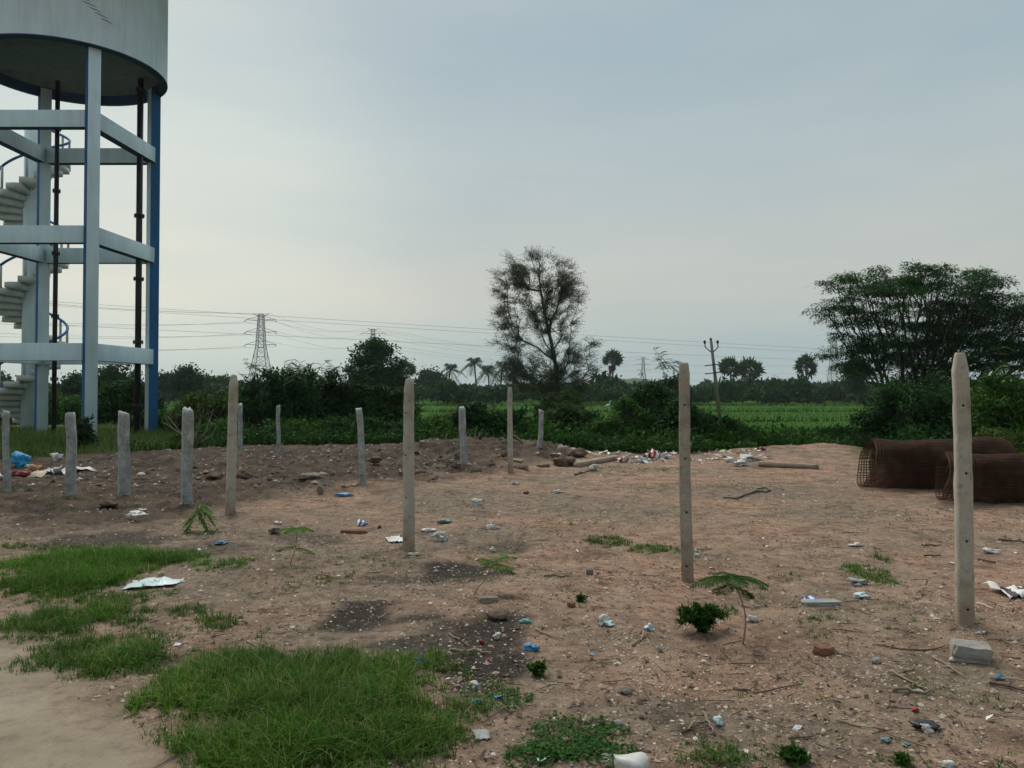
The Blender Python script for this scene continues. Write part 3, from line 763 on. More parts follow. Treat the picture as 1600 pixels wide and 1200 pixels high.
def tree(name, label, base, trunk, ells, ntar, nleaf, spread, ln, wd, leafm, barkm, r_tip, group=None, flat=.5, droop=0., bias=.35, power=.45, shell=.55, up=.15, jit=.06, step=.5, seed=1, twig=0, twl=0.4, r_max=9, on_twig=.5, pads=0):
    rng = np.random.default_rng(seed)
    root = empty(name, base, label, 'tree' if 'palm' not in name else 'palm', group)
    b = np.array(base)
    T = ell_points(ells, ntar, rng, shell)
    pos, par, tips = grow(trunk, T, bias, up, jit, step, rng)
    g, rad = branch_mesh(pos - b, par, r_tip, power, r_max)
    if twig:   # fine bare twigs that carry the leaves
        c = rng.choice(np.concatenate([tips, par[tips]]), twig)
        ctr = np.stack([np.interp(pos[c][:, 2] * .85, [p[2] for p in trunk], [p[j] for p in trunk]) for j in range(2)], 1)
        od = np.concatenate([pos[c][:, :2] - ctr, np.full((twig, 1), .35)], 1)
        dr = unit(od) * 1.0 + rdir(twig, rng) * .55
        A = pos[c] - b + rng.normal(0, spread * .5, (twig, 3)); B = A + unit(dr) * twl * rng.uniform(.4, 1.3, (twig, 1))
        V, F = segs(A, B, r_tip * .55, r_tip * .25, 3); g.add(V, F)
        tw = (A, B)
    g.build('trunk', barkm, root)
    g = Geo()
    if twig:
        nl_ = int(nleaf * on_twig); f = rng.random((nl_, 1)); ci = rng.choice(twig, nl_)
        C = tw[0][ci] * (1 - f) + tw[1][ci] * f + rng.normal(0, spread * .2, (nl_, 3))
        V, F = leaves(C, rdir(len(C), rng), rdir(len(C), rng), ln * rng.uniform(.6, 1.2, len(C)), wd); g.add(V, F)
        V, F = sprays(pos - b, par, tips, nleaf - nl_, spread, ln, wd, droop, flat, rng); g.add(V, F)
    elif pads:
        m_ = len(tips); per = nleaf // m_; ti = np.repeat(tips, per); q = len(ti)
        pr_ = pads * np.repeat(rng.uniform(.6, 1.25, m_), per); aa = rng.uniform(0, 2 * math.pi, q); rr_ = np.sqrt(rng.random(q)) * pr_
        hd = np.stack([np.cos(aa), np.sin(aa), np.zeros(q)], 1)
        C = pos[ti] - b + hd * rr_[:, None]; C[:, 2] += rng.normal(0, .06, q) - .16 * (rr_ / pads) ** 2
        V, F = leaves(C, hd + rdir(q, rng) * .7 + np.array([0, 0, -.2]), rdir(q, rng) * .6 + np.array([0, 0, 1.]), ln * rng.uniform(.6, 1.25, q), wd * rng.uniform(.7, 1.2, q)); g.add(V, F)
        fr = 2600; c = rng.choice(tips, fr); aa = rng.uniform(0, 2 * math.pi, fr); hd = np.stack([np.cos(aa), np.sin(aa), np.full(fr, -.1)], 1)
        S = pos[c] - b + hd * pads * .7
        for j in range(5):
            V, F = leaves(S + hd * (j * .11) + np.array([0, 0, -.02 * j * j * .4]), hd + rdir(fr, rng) * .8, np.tile([0, 0, 1.], (fr, 1)), ln * .9, wd * .8); g.add(V, F)
    else:
        V, F = sprays(pos - b, par, tips, nleaf, spread, ln, wd, droop, flat, rng); g.add(V, F)
    g.build('crown', leafm, root)
    return root

# tall thin-leaved tree in the middle
Yc = 56.0
gz = -0.8
b0 = D(876, 640, Yc); b0[2] = gz
tr = [b0, D(874, 622, Yc), D(870, 590, Yc), D(866, 555, Yc - .2), D(858, 520, Yc), D(850, 485, Yc + .2), D(845, 455, Yc), D(842, 430, Yc)]
tree('thorn_tree', 'tall thin-leaved thorn tree standing alone against the sky mid-field', b0, tr,
     [blob(842, 425, 46, 34, Yc, .9), blob(800, 430, 26, 34, Yc), blob(836, 465, 62, 34, Yc, .9), blob(820, 500, 52, 22, Yc), blob(875, 475, 34, 45, Yc), blob(880, 430, 22, 30, Yc),
      blob(805, 537, 36, 14, Yc), blob(868, 520, 34, 24, Yc), blob(905, 545, 28, 18, Yc), blob(845, 565, 62, 22, Yc, .9), blob(900, 580, 36, 20, Yc), blob(815, 585, 26, 18, Yc), blob(862, 605, 44, 22, Yc), blob(850, 590, 60, 26, Yc, .8), blob(885, 600, 40, 30, Yc, .8), blob(800, 575, 24, 16, Yc)],
     480, 42000, 0.24, 0.11, 0.045, M['leaf_central'], M['bark'], 0.012, flat=.25, bias=.42, seed=11, twig=12000, twl=0.75, on_twig=.92, shell=.6, power=.45, jit=.06, up=.10)

# spreading flat-topped tree at right, many stems
Yr = 36.0
def gp(x, Y): p = D(x, 620, Y); p[2] = H1(p[0], Y); return p
b1 = gp(1425, Yr)
stems = []
tree_root_pts = [b1, b1 + np.array([0, 0, .3])]
ells = [blob(1420, 470, 130, 42, Yr, .8), blob(1345, 445, 60, 26, Yr), blob(1320, 492, 46, 20, Yr), blob(1400, 430, 75, 18, Yr), blob(1480, 440, 90, 24, Yr), blob(1540, 490, 90, 40, Yr, .8), blob(1590, 520, 70, 45, Yr),
        blob(1350, 520, 48, 16, Yr), blob(1330, 545, 40, 12, Yr), blob(1345, 575, 40, 14, Yr), blob(1420, 530, 90, 34, Yr), blob(1500, 545, 90, 36, Yr), blob(1560, 565, 60, 26, Yr), blob(1297, 450, 26, 14, Yr), blob(1296, 487, 26, 8, Yr), blob(1640, 480, 60, 30, Yr), blob(1520, 515, 105, 62, Yr, .7), blob(1590, 560, 80, 44, Yr, .7), blob(1390, 560, 80, 34, Yr, .7), blob(1330, 560, 55, 26, Yr, .6), blob(1285, 470, 22, 30, Yr, .6), blob(1460, 580, 80, 26, Yr, .7)]
tree('spreading_tree', 'wide flat-topped dark green tree with many stems behind the rightmost post', b1, tree_root_pts, ells,
     800, 108000, 0.33, 0.15, 0.05, M['leaf_tree'], M['bark'], 0.012, flat=.85, bias=.8, pads=.54, seed=12, shell=.6, power=.42, jit=.08, up=.25, r_max=.075)

# domed tree behind the left thicket
Yd = 72.0
b2 = D(588, 640, Yd); b2[2] = -.8
tree('domed_tree', 'dense dark domed tree rising behind the thicket, beneath the farther pylon', b2, [b2, D(588, 615, Yd), D(587, 590, Yd)],
     [blob(586, 565, 36, 36, Yd), blob(584, 545, 24, 20, Yd), blob(565, 585, 26, 28, Yd), blob(612, 585, 28, 28, Yd), blob(590, 605, 50, 22, Yd)],
     220, 15000, 0.30, 0.30, 0.16, M['leaf_dark'], M['bark'], 0.02, flat=.3, seed=13)
Yt = 120.0
for i, (x, y, rx, ry, Y, lab) in enumerate(((293, 590, 24, 16, 110, 'round dark tree on the skyline just clear of the tower'), (263, 594, 12, 9, 130, 'small round tree on the skyline touching the tower'),
        (1340, 580, 16, 26, 120, 'rounded tree glimpsed through the spreading tree by the tall mast'), (672, 592, 18, 14, 190, 'low rounded tree on the skyline beside the leftmost fan palm'),
        (340, 598, 26, 10, 150, 'low wide tree on the skyline beyond the twiggy shrub'), (130, 600, 30, 16, 95, 'dark tree seen between the tower columns'), (180, 590, 40, 26, 70, 'tall dark tree filling the gap under the tower beams'))):
    b = D(x, 620, Y); b[2] = -.8
    tree('round_tree', lab, b, [b, D(x, 612, Y), D(x, y + ry * .4, Y)], [blob(x, y, rx, ry, Y), blob(x - rx * .5, y + ry * .5, rx * .6, ry * .7, Y), blob(x + rx * .5, y + ry * .5, rx * .6, ry * .7, Y)],
         90, 4200, 0.45 * Y / 110, 0.42 * Y / 110, 0.26 * Y / 110, M['leaf_far'], M['bark'], 0.03, flat=.3, seed=20 + i)

# palms
def coconut(label, x, ytop, Y, lean=0.0, seed=0, size=1.0):
    rng = np.random.default_rng(seed)
    top = D(x, ytop + 16, Y); base = np.array([top[0] - lean, Y, -.8])
    root = empty('coconut_palm', base, label, 'palm', 'coconut palms on the skyline')
    h = top[2] - base[2]
    pts = [np.array([lean * (k / 6) ** 1.6, 0, h * k / 6]) for k in range(7)]
    g = Geo(); V, F = tube(pts, np.linspace(.24, .15, 7), 7); g.add(V, F); g.build('trunk', M['palm_trunk'], root)
    c = pts[-1]
    for k in range(20):
        az = k * 2.399 + rng.uniform(-.2, .2); el = math.radians(rng.uniform(-35, 72) if k > 4 else 70)
        ln = rng.uniform(2.6, 3.6) * size
        hd = np.array([math.cos(az), math.sin(az), 0]); rp = []
        for s in range(8):
            f = s / 7
            rp.append(c + hd * ln * f * math.cos(el) * (1 - .12 * f) + np.array([0, 0, ln * (f * math.sin(el) - 0.62 * f * f)]))
        rp = np.array(rp)
        g = Geo(); V, F = tube(rp, np.linspace(.05, .015, 8), 3); g.add(V, F)
        f = np.linspace(.12, 1, 22); C = np.stack([np.interp(f, np.linspace(0, 1, 8), rp[:, j]) for j in range(3)], 1)
        sd = np.array([-math.sin(az), math.cos(az), 0])
        for sg in (-1, 1):
            Dr = sd * sg * .8 + hd * .35 + np.array([0, 0, -.65]) + rng.normal(0, .1, (22, 3))
            V, F = leaves(C, Dr, np.tile([0, 0, 1.], (22, 1)) + hd * .3, (.85 * np.sin(np.clip(f * 2.6, .5, 2.7)) + .2) * size, .12); g.add(V, F)
        g.build('frond', M['leaf_dark'], root)
    return root
for i, (lab, x, yt, Y, ln) in enumerate((('coconut palm with full round crown, leftmost of the coconut palms', 704, 562, 190, .8), ('tallest coconut palm with drooping crown between two others', 741, 552, 190, -.6), ('thin coconut palm with sparse crown beside the thorn tree', 762, 564, 200, -.5),
        ('coconut palm half hidden by the thorn tree, nearer its edge', 785, 558, 185, .5), ('coconut palm half hidden by the thorn tree, nearer its trunk', 806, 560, 185, .3))):
    coconut(lab, x, yt, Y, ln, 40 + i, 1.3)
def fanpalm(label, x, ytop, Y, rad=1.9, skirt=False, seed=0, squash=1.0):
    rng = np.random.default_rng(seed)
    k_ = Y / FPX
    c0 = D(x, ytop, Y); base = np.array([c0[0], Y, -.8])
    root = empty('fan_palm', base, label, 'palm', 'fan palms on the skyline')
    h = c0[2] - rad * squash + .8
    pts = [np.array([.12 * math.sin(k), 0, h * k / 5]) for k in range(6)]
    g = Geo(); V, F = tube(pts, np.linspace(.32, .22, 6), 8); g.add(V, F); g.build('trunk', M['palm_trunk'], root)
    c = pts[-1]
    def fan(root_p, out, r, mat, nm):
        u, v = frame_dir(out); g = Geo(); n = 11
        ctr = root_p + out * r * .5
        V, F = tube([root_p, ctr], [.05, .03], 3); g.add(V, F)
        ro = rng.uniform(0, math.pi); side = u * math.cos(ro) + v * math.sin(ro)
        nrm = np.cross(out, side)
        A = np.linspace(-1.55, 1.55, n)
        tips = [ctr + (out * math.cos(a) + side * math.sin(a)) * r * .68 * rng.uniform(.85, 1.1) + nrm * r * .08 * (-1) ** i for i, a in enumerate(A)]
        C = np.tile(ctr, (n, 1)); Dr = np.array(tips) - C
        V, F = leaves(C, Dr, np.tile(nrm, (n, 1)), np.linalg.norm(Dr, axis=1) * rng.uniform(.75, 1.15, n), r * .17); g.add(V, F)
        g.build(nm, mat, root)
    for k in range(30):
        az = k * 2.399; el = math.asin(max(-.75, min(1, 1 - 1.75 * (k + .5) / 34))) + rng.uniform(-.1, .1)
        out = np.array([math.cos(az) * math.cos(el), math.sin(az) * math.cos(el), math.sin(el) * squash])
        fan(c, out / np.linalg.norm(out), rad * rng.uniform(.85, 1.1), M['leaf_dark'], 'frond')
    if skirt:
        for k in range(22):
            az = k * 2.399; out = np.array([math.cos(az) * .55, math.sin(az) * .55, -1.0]); out /= np.linalg.norm(out)
            fan(c + np.array([0, 0, -1.1 - 1.3 * (k % 4) / 4]), out, 1.35, M['dead_frond'], 'dead_frond')
    return root
for i, (lab, x, yt, Y, r, sk, sq) in enumerate((('small fan palm beside the domed tree', 636, 563, 210, 1.8, False, 1), ('fan palm with a hanging brown skirt of dead fronds', 957, 548, 210, 1.9, True, .9),
        ('fan palm just beside the leaning utility pole, taller of the pair', 1142, 557, 200, 2.1, False, 1.05), ('fan palm with wide round crown, shorter of the pair', 1172, 561, 200, 2.2, False, .95), ('lone fan palm with tall oval crown before the spreading tree', 1260, 549, 190, 2.1, False, 1.25))):
    fanpalm(lab, x, yt, Y, r * 1.42, sk, 60 + i, sq)

# distant tree belt
g = Geo(); rng = np.random.default_rng(5)
for k in range(360):
    x = rng.uniform(-40, 1640); Y = rng.uniform(230, 420)
    lump = 5 + 8 * float(vnoise(np.array(x * .012), np.array(2.0), 3) + .5) ** 1.5 + rng.uniform(-2, 4)
    if rng.random() < .12: lump += 5
    if 1100 < x < 1380: lump += rng.uniform(0, 9)
    if 640 < x < 700: lump += 3
    top = D(x, 614 - lump * (300 / Y) ** .3, Y)
    hh = max(2.0, top[2] + .8); rr = rng.uniform(2.6, 6.5)
    n = 95
    d = rdir(n, rng); d[:, 2] = np.abs(d[:, 2]) - .25
    C = np.array([top[0], Y, -.8 + hh * .5]) + d * np.array([rr, rr * .7, hh * .52]) * rng.uniform(.75, 1.05, (n, 1))
    V, F = leaves(C, rdir(n, rng), d + rdir(n, rng) * .5, rng.uniform(.9, 1.7, n), rng.uniform(.6, 1.0, n)); g.add(V, F)
    V, F = leaves(C * np.array([1, 1, .9]), rdir(n, rng), d, rng.uniform(1.6, 2.6, n), 1.4); g.add(V, F)
tag(g.build('distant_trees', M['leaf_far']), 'long low belt of distant trees along the horizon', kind='stuff')
g = Geo(); rng = np.random.default_rng(15)
for k in range(300):
    Y = rng.uniform(118, 175); x = rng.uniform(-60, 1660)
    hh = rng.uniform(1.5, 3.1) + (1.6 if (1110 < x < 1330 and rng.random() < .5) else 0) + (1.3 if rng.random() < .1 else 0)
    hh *= .55 + 1.5 * float(np.clip(vnoise(np.array(x * .016), np.array(7.7), 31) + .42, 0, 1))
    X0 = (x - 800) / FPX * Y; rr = rng.uniform(1.4, 3.6); n = 100
    d = rdir(n, rng); d[:, 2] = np.abs(d[:, 2]) - .3
    C = np.array([X0, Y, -.8 + hh * .48]) + d * np.array([rr, rr * .8, hh * .55]) * rng.uniform(.6, 1.05, (n, 1)); C[:, 2] = np.maximum(C[:, 2], -.8)
    V, F = leaves(C, rdir(n, rng), d + rdir(n, rng) * .5, rng.uniform(.45, .95, n), rng.uniform(.3, .55, n)); g.add(V, F)
    V, F = leaves(C * np.array([1, 1, .85]), rdir(n, rng), d, rng.uniform(.9, 1.4, n), .7); g.add(V, F)
tag(g.build('hedgerow_trees', M['leaf_far']), 'dark scrubby tree row closing the far side of the fields', kind='stuff')
# low hill beyond the belt
g = Geo()
xs = np.linspace(-170, 170, 60); V = []
for j, yy in enumerate(np.linspace(-60, 60, 9)):
    for x in xs:
        z = 15 * math.exp(-(x / 62) ** 2) * math.exp(-(yy / 34) ** 2) + 3.5 * float(fbm(np.array(x * .035), np.array(yy * .03), 71, 4)) * math.exp(-(x / 95) ** 2 - (yy / 40) ** 2) - 3
        V.append([x, yy, z])
F = [[j * 60 + i, j * 60 + i + 1, (j + 1) * 60 + i + 1, (j + 1) * 60 + i] for j in range(8) for i in range(59)]
g.add(V, np.array(F)); hp = D(985, 608, 760)
o = g.build('hill', m_noise('hill', [(.3, (.03, .055, .025)), (.7, (.05, .08, .035))], .05, .95, .5, .3, 1.0), None, (hp[0], 760, 0)); tag(o, kind='structure')

# ------------------------------------------------------------------ shrubs
def bush(label, x, Y, hw, ytop, leafm='leaf_dark', n=4500, ln=.11, wd=.05, seed=0, name='bush', sprigs=0, wide=1.0, base=None, group='shrubs along the back of the plot', open_=0.0):
    rng = np.random.default_rng(seed)
    c = D(x, ytop, Y); z0 = H1(c[0], Y) if base is None else base
    root = empty(name, (c[0], Y, z0), label, 'shrub', group)
    hh = c[2] - z0; rw = hw * Y / FPX
    ncl = 110
    r_ = np.sqrt(rng.random(ncl)); az_ = rng.uniform(0, 2 * math.pi, ncl)
    zt = hh * (1 - .5 * r_ ** 2.6) * rng.uniform(.78, 1.0, ncl)
    cl = np.stack([r_ * rw * np.cos(az_), r_ * rw * .8 * wide * np.sin(az_), zt * (1 - .85 * rng.random(ncl) ** 1.5)], 1)
    cr = rng.uniform(.15, .30, ncl) * min(rw, hh)
    cl[:, 2] = np.clip(cl[:, 2], .08 * hh, hh - cr * .6)
    ci = rng.integers(0, ncl, n)
    off = rdir(n, rng) * rng.random((n, 1)) ** .5
    C = cl[ci] + off * cr[ci][:, None] * np.array([1.1, 1.1, .8])
    C[:, 2] = np.maximum(C[:, 2], .02)
    Nn = unit(C - np.array([0, 0, hh * .2])) + rdir(n, rng) * .7
    Dr = rdir(n, rng) + np.array([0, 0, -.25])
    g = Geo(); V, F = leaves(C, Dr, Nn, ln * rng.uniform(.6, 1.3, n), wd * rng.uniform(.7, 1.3, n)); g.add(V, F)
    gs = Geo()
    A, B = [], []
    for k in range(ncl):
        b = np.array([rng.normal(0, .1 * rw), rng.normal(0, .1 * rw), 0]); m = cl[k] * .5 + np.array([0, 0, .12 * hh]) * rng.random()
        A += [b, m]; B += [m, cl[k]]
    V, F = segs(np.array(A), np.array(B), .018, .011, 4); gs.add(V, F)
    for k in range(sprigs):     # feathery shoots standing out of the top
        az = rng.uniform(0, 2 * math.pi); r0 = rng.uniform(.1, .75)
        p0 = np.array([math.cos(az) * rw * r0, math.sin(az) * rw * r0 * .7, hh * rng.uniform(.66, .92)])
        outd = np.array([math.cos(az) * .55, math.sin(az) * .3, 1.0]); L_ = rng.uniform(.25, .8)
        pts = np.array([p0 + unit(outd) * L_ * f + np.array([math.cos(az), 0, 0]) * .25 * L_ * f * f for f in np.linspace(0, 1, 5)])
        V, F = tube(pts, np.linspace(.012, .005, 5), 4); gs.add(V, F)
        for q in range(7):
            f = rng.uniform(.25, 1); s = np.array([np.interp(f, np.linspace(0, 1, 5), pts[:, j]) for j in range(3)])
            a2 = rng.uniform(0, 2 * math.pi); fd = np.array([math.cos(a2), math.sin(a2), rng.uniform(-.5, 1.0)]); fd /= np.linalg.norm(fd)
            m_ = 12; ff = np.linspace(.1, 1, m_)
            CC = s + fd * (ff * .30)[:, None] + np.array([0, 0, -.10]) * (ff ** 2)[:, None]
            sd = np.cross(fd, [0, 0, 1.0])
            for sg in (-1, 1):
                V, F = leaves(CC, np.tile(sd * sg, (m_, 1)) + fd * .5 + np.array([0, 0, -.25]), np.tile([0, 0, 1.], (m_, 1)), .10, .035); g.add(V, F)
    gs.build('stem', M['bark'], root)
    g.build('foliage', M[leafm], root)
    return root
BUSHES = [
 ('brownish olive scrub tangled round the thorn tree trunk', 876, 52, 40, 606, 'leaf_olive', 5200, 0),
 ('olive shrub in the gap left of the round dark shrub', 716, 30, 30, 646, 'leaf_olive', 2400, 0),
 ('dark shrub filling the thicket behind the slim far post', 468, 29.5, 56, 572, 'leaf_dark', 5200, 6),
 ('mid-green shrub just beyond the tall concrete post', 378, 29, 44, 604, 'leaf_mid', 4200, 0),
 ('low mid-green shrub at the thicket foot behind the slim far post', 470, 24.6, 60, 652, 'leaf_mid', 3200, 0),
 ('low dark shrub at the thicket foot near the leaning stone post', 545, 24.4, 54, 648, 'leaf_dark', 3200, 0),
 ('low green shrub between olive shrub and tall concrete post', 345, 24.2, 46, 654, 'leaf_mid', 2800, 0),
 ('low dark shrub behind the two-toned post', 632, 25, 42, 656, 'leaf_dark', 2800, 0),
 ('mid-dark shrub between the thin far post and the tilted stone post', 806, 24, 46, 638, 'leaf_dark', 4200, 0),
 ('dark shrub past the thorn tree foot, above the red and white bag', 922, 25, 50, 640, 'leaf_dark', 4200, 2),
 ('dark leafy shrub above the white refuse, against the tall dark shrub', 984, 24, 46, 634, 'leaf_mid', 4200, 0),
 ('dark shrub directly behind the pitted post, lower half', 1062, 23.4, 50, 628, 'leaf_dark', 4800, 0),
 ('dark shrub in front of the leaning utility pole foot', 1132, 23.6, 44, 650, 'leaf_dark', 4000, 0),
 ('low leafy shrub behind the knobbly stone post', 690, 24.5, 40, 664, 'leaf_mid', 3000, 0),
 ('dark leafy shrub just right of the tower base', 240, 29, 34, 640, 'leaf_dark', 3000, 0),
 ('olive twiggy shrub between the tower and the squarish stone post', 318, 27, 48, 612, 'leaf_olive', 3800, 0),
 ('dark shrub with feathery shoots under the nearest pylon', 432, 27, 62, 566, 'leaf_dark', 6500, 16),
 ('dark feathery thicket shrub in the middle of the left thicket', 505, 28.5, 50, 578, 'leaf_dark', 5500, 9),
 ('tall feathery shrub overlapping the domed tree', 556, 29, 46, 570, 'leaf_dark', 5000, 14),
 ('dark shrub below the domed tree, at the thicket end', 612, 30, 42, 592, 'leaf_dark', 4200, 0),
 ('low mid-green shrub behind the leaning stone post', 575, 26, 42, 655, 'leaf_mid', 2600, 0),
 ('round dark shrub left of the thin far concrete post', 752, 24.5, 60, 626, 'leaf_dark', 5500, 4),
 ('small mid-green shrub behind the tilted stone post', 838, 23.5, 34, 668, 'leaf_mid', 2400, 0),
 ('brownish olive shrub at the foot of the thorn tree', 884, 26, 52, 632, 'leaf_olive', 4600, 3),
 ('broad mid-green shrub behind the white refuse heap', 950, 24, 50, 652, 'leaf_mid', 4200, 0),
 ('tall dark shrub hidden partly by the pitted post', 1022, 25, 58, 602, 'leaf_dark', 6200, 2),
 ('dark shrub right behind the pitted post', 1092, 24, 46, 640, 'leaf_dark', 4200, 0),
 ('low mid-green shrub below the leaning utility pole', 1160, 25, 50, 664, 'leaf_mid', 3600, 0),
 ('low green shrub at the field edge beside the mesh rolls', 1236, 25, 52, 668, 'leaf_mid', 3600, 0),
 ('low dark shrub touching the nearer field corner', 1312, 24, 48, 664, 'leaf_dark', 3600, 0),
 ('dense dark shrub above the far mesh roll', 1408, 21, 60, 592, 'leaf_dark', 6500, 0),
 ('tall dark shrub behind the rightmost post', 1492, 20, 70, 576, 'leaf_dark', 7000, 0),
 ('olive green shrub at the right picture edge', 1585, 18, 68, 574, 'leaf_mid', 7000, 2),
 ('low olive shrub just behind the nearer mesh roll', 1560, 14.6, 60, 668, 'leaf_olive', 3800, 0),
 ('low dark shrub just behind the far mesh roll', 1440, 15.6, 52, 664, 'leaf_dark', 3600, 0),
 ('dark shrub between the tower columns', 200, 36, 46, 590, 'leaf_dark', 4800, 0),
 ('wide dark shrub behind the spiral stair foot', 92, 40, 50, 612, 'leaf_mid', 3600, 0),
 ('low shrub beyond the stair at the left picture edge', 10, 44, 46, 628, 'leaf_mid', 2800, 0),
]
for i, (lab, x, Y, hw, yt, lm, n, sp) in enumerate(BUSHES):
    bush(lab, x, Y, hw * (1.12 if x < 660 or x > 1380 else (.86, 1.1, .98)[i % 3]), yt - ((0, 14, 5)[i % 3] if 660 < x < 1140 else 0), lm, int(n * 1.9), seed=100 + i, sprigs=sp, ln=.14 * max(Y, 20) / 25, wd=.062 * max(Y, 20) / 25)
# leafy plant in front of the near tower column
bush('dark leafy plant growing against the near tower column', 132, 20.5, 16, 648, 'leaf_dark', 420, .16, .06, 140, name='tall_weed', group=None)
# feathery sapling showing above the tall dark shrub
bush('feathery sapling rising above the shrubs beside the pitted post', 1050, 27, 22, 560, 'leaf_dark', 500, .12, .05, 141, name='sapling', sprigs=9, group=None)
# pale bare branches of a dead shrub
def bare(label, base, tips, r, seed):
    rng = np.random.default_rng(seed); g = Geo()
    root = np.array(base)
    for t in tips:
        t = np.array(t); mid = (root + t) / 2 + np.array([rng.normal(0, .12), 0, -.12])
        V, F = tube([root - root, mid - root, t - root], [r, r * .7, r * .35], 5); g.add(V, F)
        for k in range(4):
            f = rng.uniform(.3, .9); s = mid + (t - mid) * f; e = s + np.array([rng.normal(0, .25), rng.normal(0, .15), rng.uniform(.1, .4)])
            V, F = tube([s - root, e - root], [r * .4, r * .15], 4); g.add(V, F)
    o = g.build('dead_branches', M['bark_pale'], None, base)
    return tag(o, label, 'branches')
def at(x, y, Y): return D(x, y, Y)
bs = at(303, 696, 20.8)
bare('pale bare forked branches standing behind the squarish stone post', bs, [at(334, 640, 20.8), at(318, 640, 20.6), at(252, 658, 20.6), at(262, 650, 21), at(300, 660, 20.9), at(346, 652, 21)], .022, 1)
bs = at(716, 700, 19.6)
bare('pale broken branch lying over the rubble crest', bs, [at(742, 686, 19.4), at(690, 698, 19.6), at(752, 696, 19.4)], .03, 2)

# undergrowth beyond the edge of the cleared ground, and tall weeds round the tower
g = Geo(); g2 = Geo(); rng = np.random.default_rng(9)
n = 82000
X = rng.uniform(-12, 16, n); Y = edge_y(X) + .2 + 11 * rng.random(n) ** 1.5
k = np.abs(X) < Y * .72; X, Y = X[k], Y[k]
cl = fbm(X * .7, Y * .7, 81, 3)
k = cl > -.35; X, Y, cl = X[k], Y[k], cl[k]; n = len(X)
C = np.stack([X, Y, H(X, Y)], 1)
hgt = (.22 + .75 * np.clip(cl + .5, 0, 1)) * rng.uniform(.4, 1.15, n) * (.35 + .65 * sstep(0, 2.5, Y - edge_y(X)))
half = rng.random(n) < .16
V, F = blades(C[half], hgt[half] * 1.1, .022, rng.uniform(.1, .9, half.sum()), rng, 2); g.add(V, F)
Cl = C[~half].copy(); Cl[:, 2] += hgt[~half] * rng.random((~half).sum())
V, F = leaves(Cl, rdir(len(Cl), rng), rdir(len(Cl), rng) + np.array([0, 0, .8]), rng.uniform(.08, .17, len(Cl)), .07); g.add(V, F)
tag(g.build('undergrowth', M['leaf_under']), 'dense green weeds and creepers behind the cleared plot', kind='stuff')
n = 30000
X = rng.uniform(-24, -7.2, n); Y = rng.uniform(15.6, 31, n)
nn = fbm(X * .6, Y * .6, 84, 3)
front = np.interp(X, [-24, -14, -11.8, -10.5, -9, -7.5], [16.6, 16.3, 17.3, 18.6, 19.4, 21.0])
k = (Y > front + nn * .7) & (nn > -.7); X, Y, nn = X[k], Y[k], nn[k]; n = len(X)
C = np.stack([X, Y, H(X, Y)], 1)
V, F = blades(C, (.34 + .2 * nn) * rng.uniform(.5, 1.2, n), .02, rng.uniform(.1, .9, n), rng, 2); g2.add(V, F)
tag(g2.build('tower_grass', M['weed']), 'tall pale green grass round the foot of the tower', kind='stuff')

# ------------------------------------------------------------------ pylons, lines and utility pole
def pylon(label, x, ytop, Y, width=9.0, arms=(0.62, 0.78, 0.93), armlen=8.5, tb=0.20, seed=0):
    top = D(x, ytop, Y); base = np.array([top[0], Y, -.8]); hgt = top[2] + .8
    root = empty('pylon', base, label, 'pylon', 'lattice pylons across the fields')
    def half(z):
        f = z / hgt
        return (width / 2) * (1 - f / .58) + 2.2 * (f / .58) if f < .58 else 2.2 - 1.0 * (f - .58) / .42
    zs = np.concatenate([np.linspace(0, .58, 6), np.linspace(.66, 1.0, 6)]) * hgt
    for sx in (-1, 1):
        for sy in (-1, 1):
            A = np.array([[sx * half(z), sy * half(z), z] for z in zs]); g = Geo()
            V, F = segs(A[:-1], A[1:], tb, tb, 4); g.add(V, F); g.build('leg', M['steel'], root)
    A, B = [], []
    for z0, z1 in zip(zs[:-1], zs[1:]):
        a, b = half(z0), half(z1)
        for s in (-1, 1):
            A += [[-a, s * a, z0], [a, s * a, z0], [s * a, -a, z0], [s * a, a, z0], [-b, s * b, z1]]
            B += [[b, s * b, z1], [-b, s * b, z1], [s * b, b, z1], [s * b, -b, z1], [b, s * b, z1]]
    g = Geo(); V, F = segs(np.array(A, float), np.array(B, float), tb * .55, tb * .55, 4); g.add(V, F); tag(g.build('lattice', M['steel'], root), kind='stuff')
    tips = []
    for f in arms:
        z = f * hgt
        for s in (-1, 1):
            t = np.array([s * armlen, 0, z]); A = [[s * 1.7, -1.7, z - .3], [s * 1.7, 1.7, z - .3], [s * 1.6, 0, z + 2.0]]
            g = Geo(); V, F = segs(np.array(A), np.tile(t, (3, 1)), tb * .6, tb * .6, 4); g.add(V, F); arm = g.build('cross_arm', M['steel'], root)
            g = Geo(); V, F = tube([t, t + np.array([s * .2, -1.6, -1.2])], .22, 6); g.add(V, F); g.build('insulator', M['wire'], arm)
            tips.append(base + t + np.array([0, 0, -1.0]))
    for s in (-1, 1):
        g = Geo(); V, F = segs(np.array([[s * 1.2, 0, hgt * .97], [0, 0, hgt * .97]]), np.array([[s * 4.6, 0, hgt * 1.01]] * 2), tb * .6, tb * .5, 4); g.add(V, F); g.build('earth_peak', M['steel'], root)
        tips.append(base + np.array([s * 4.6, 0, hgt * 1.01]))
    return tips
pA = pylon('nearest lattice pylon, standing on the skyline between tower and thicket', 408, 491, 430, 13, armlen=8.2)
pB = pylon('lattice pylon with only its top showing above the domed tree', 583, 514, 640, 12, armlen=10)
pC = pylon('tiny pale pylon above the hill, farthest of all', 1005, 558, 1150, 12, armlen=10, tb=.3)
pD = pylon('straight narrow lattice mast beside the spreading tree', 1303, 527, 560, 8.5, armlen=4.5)
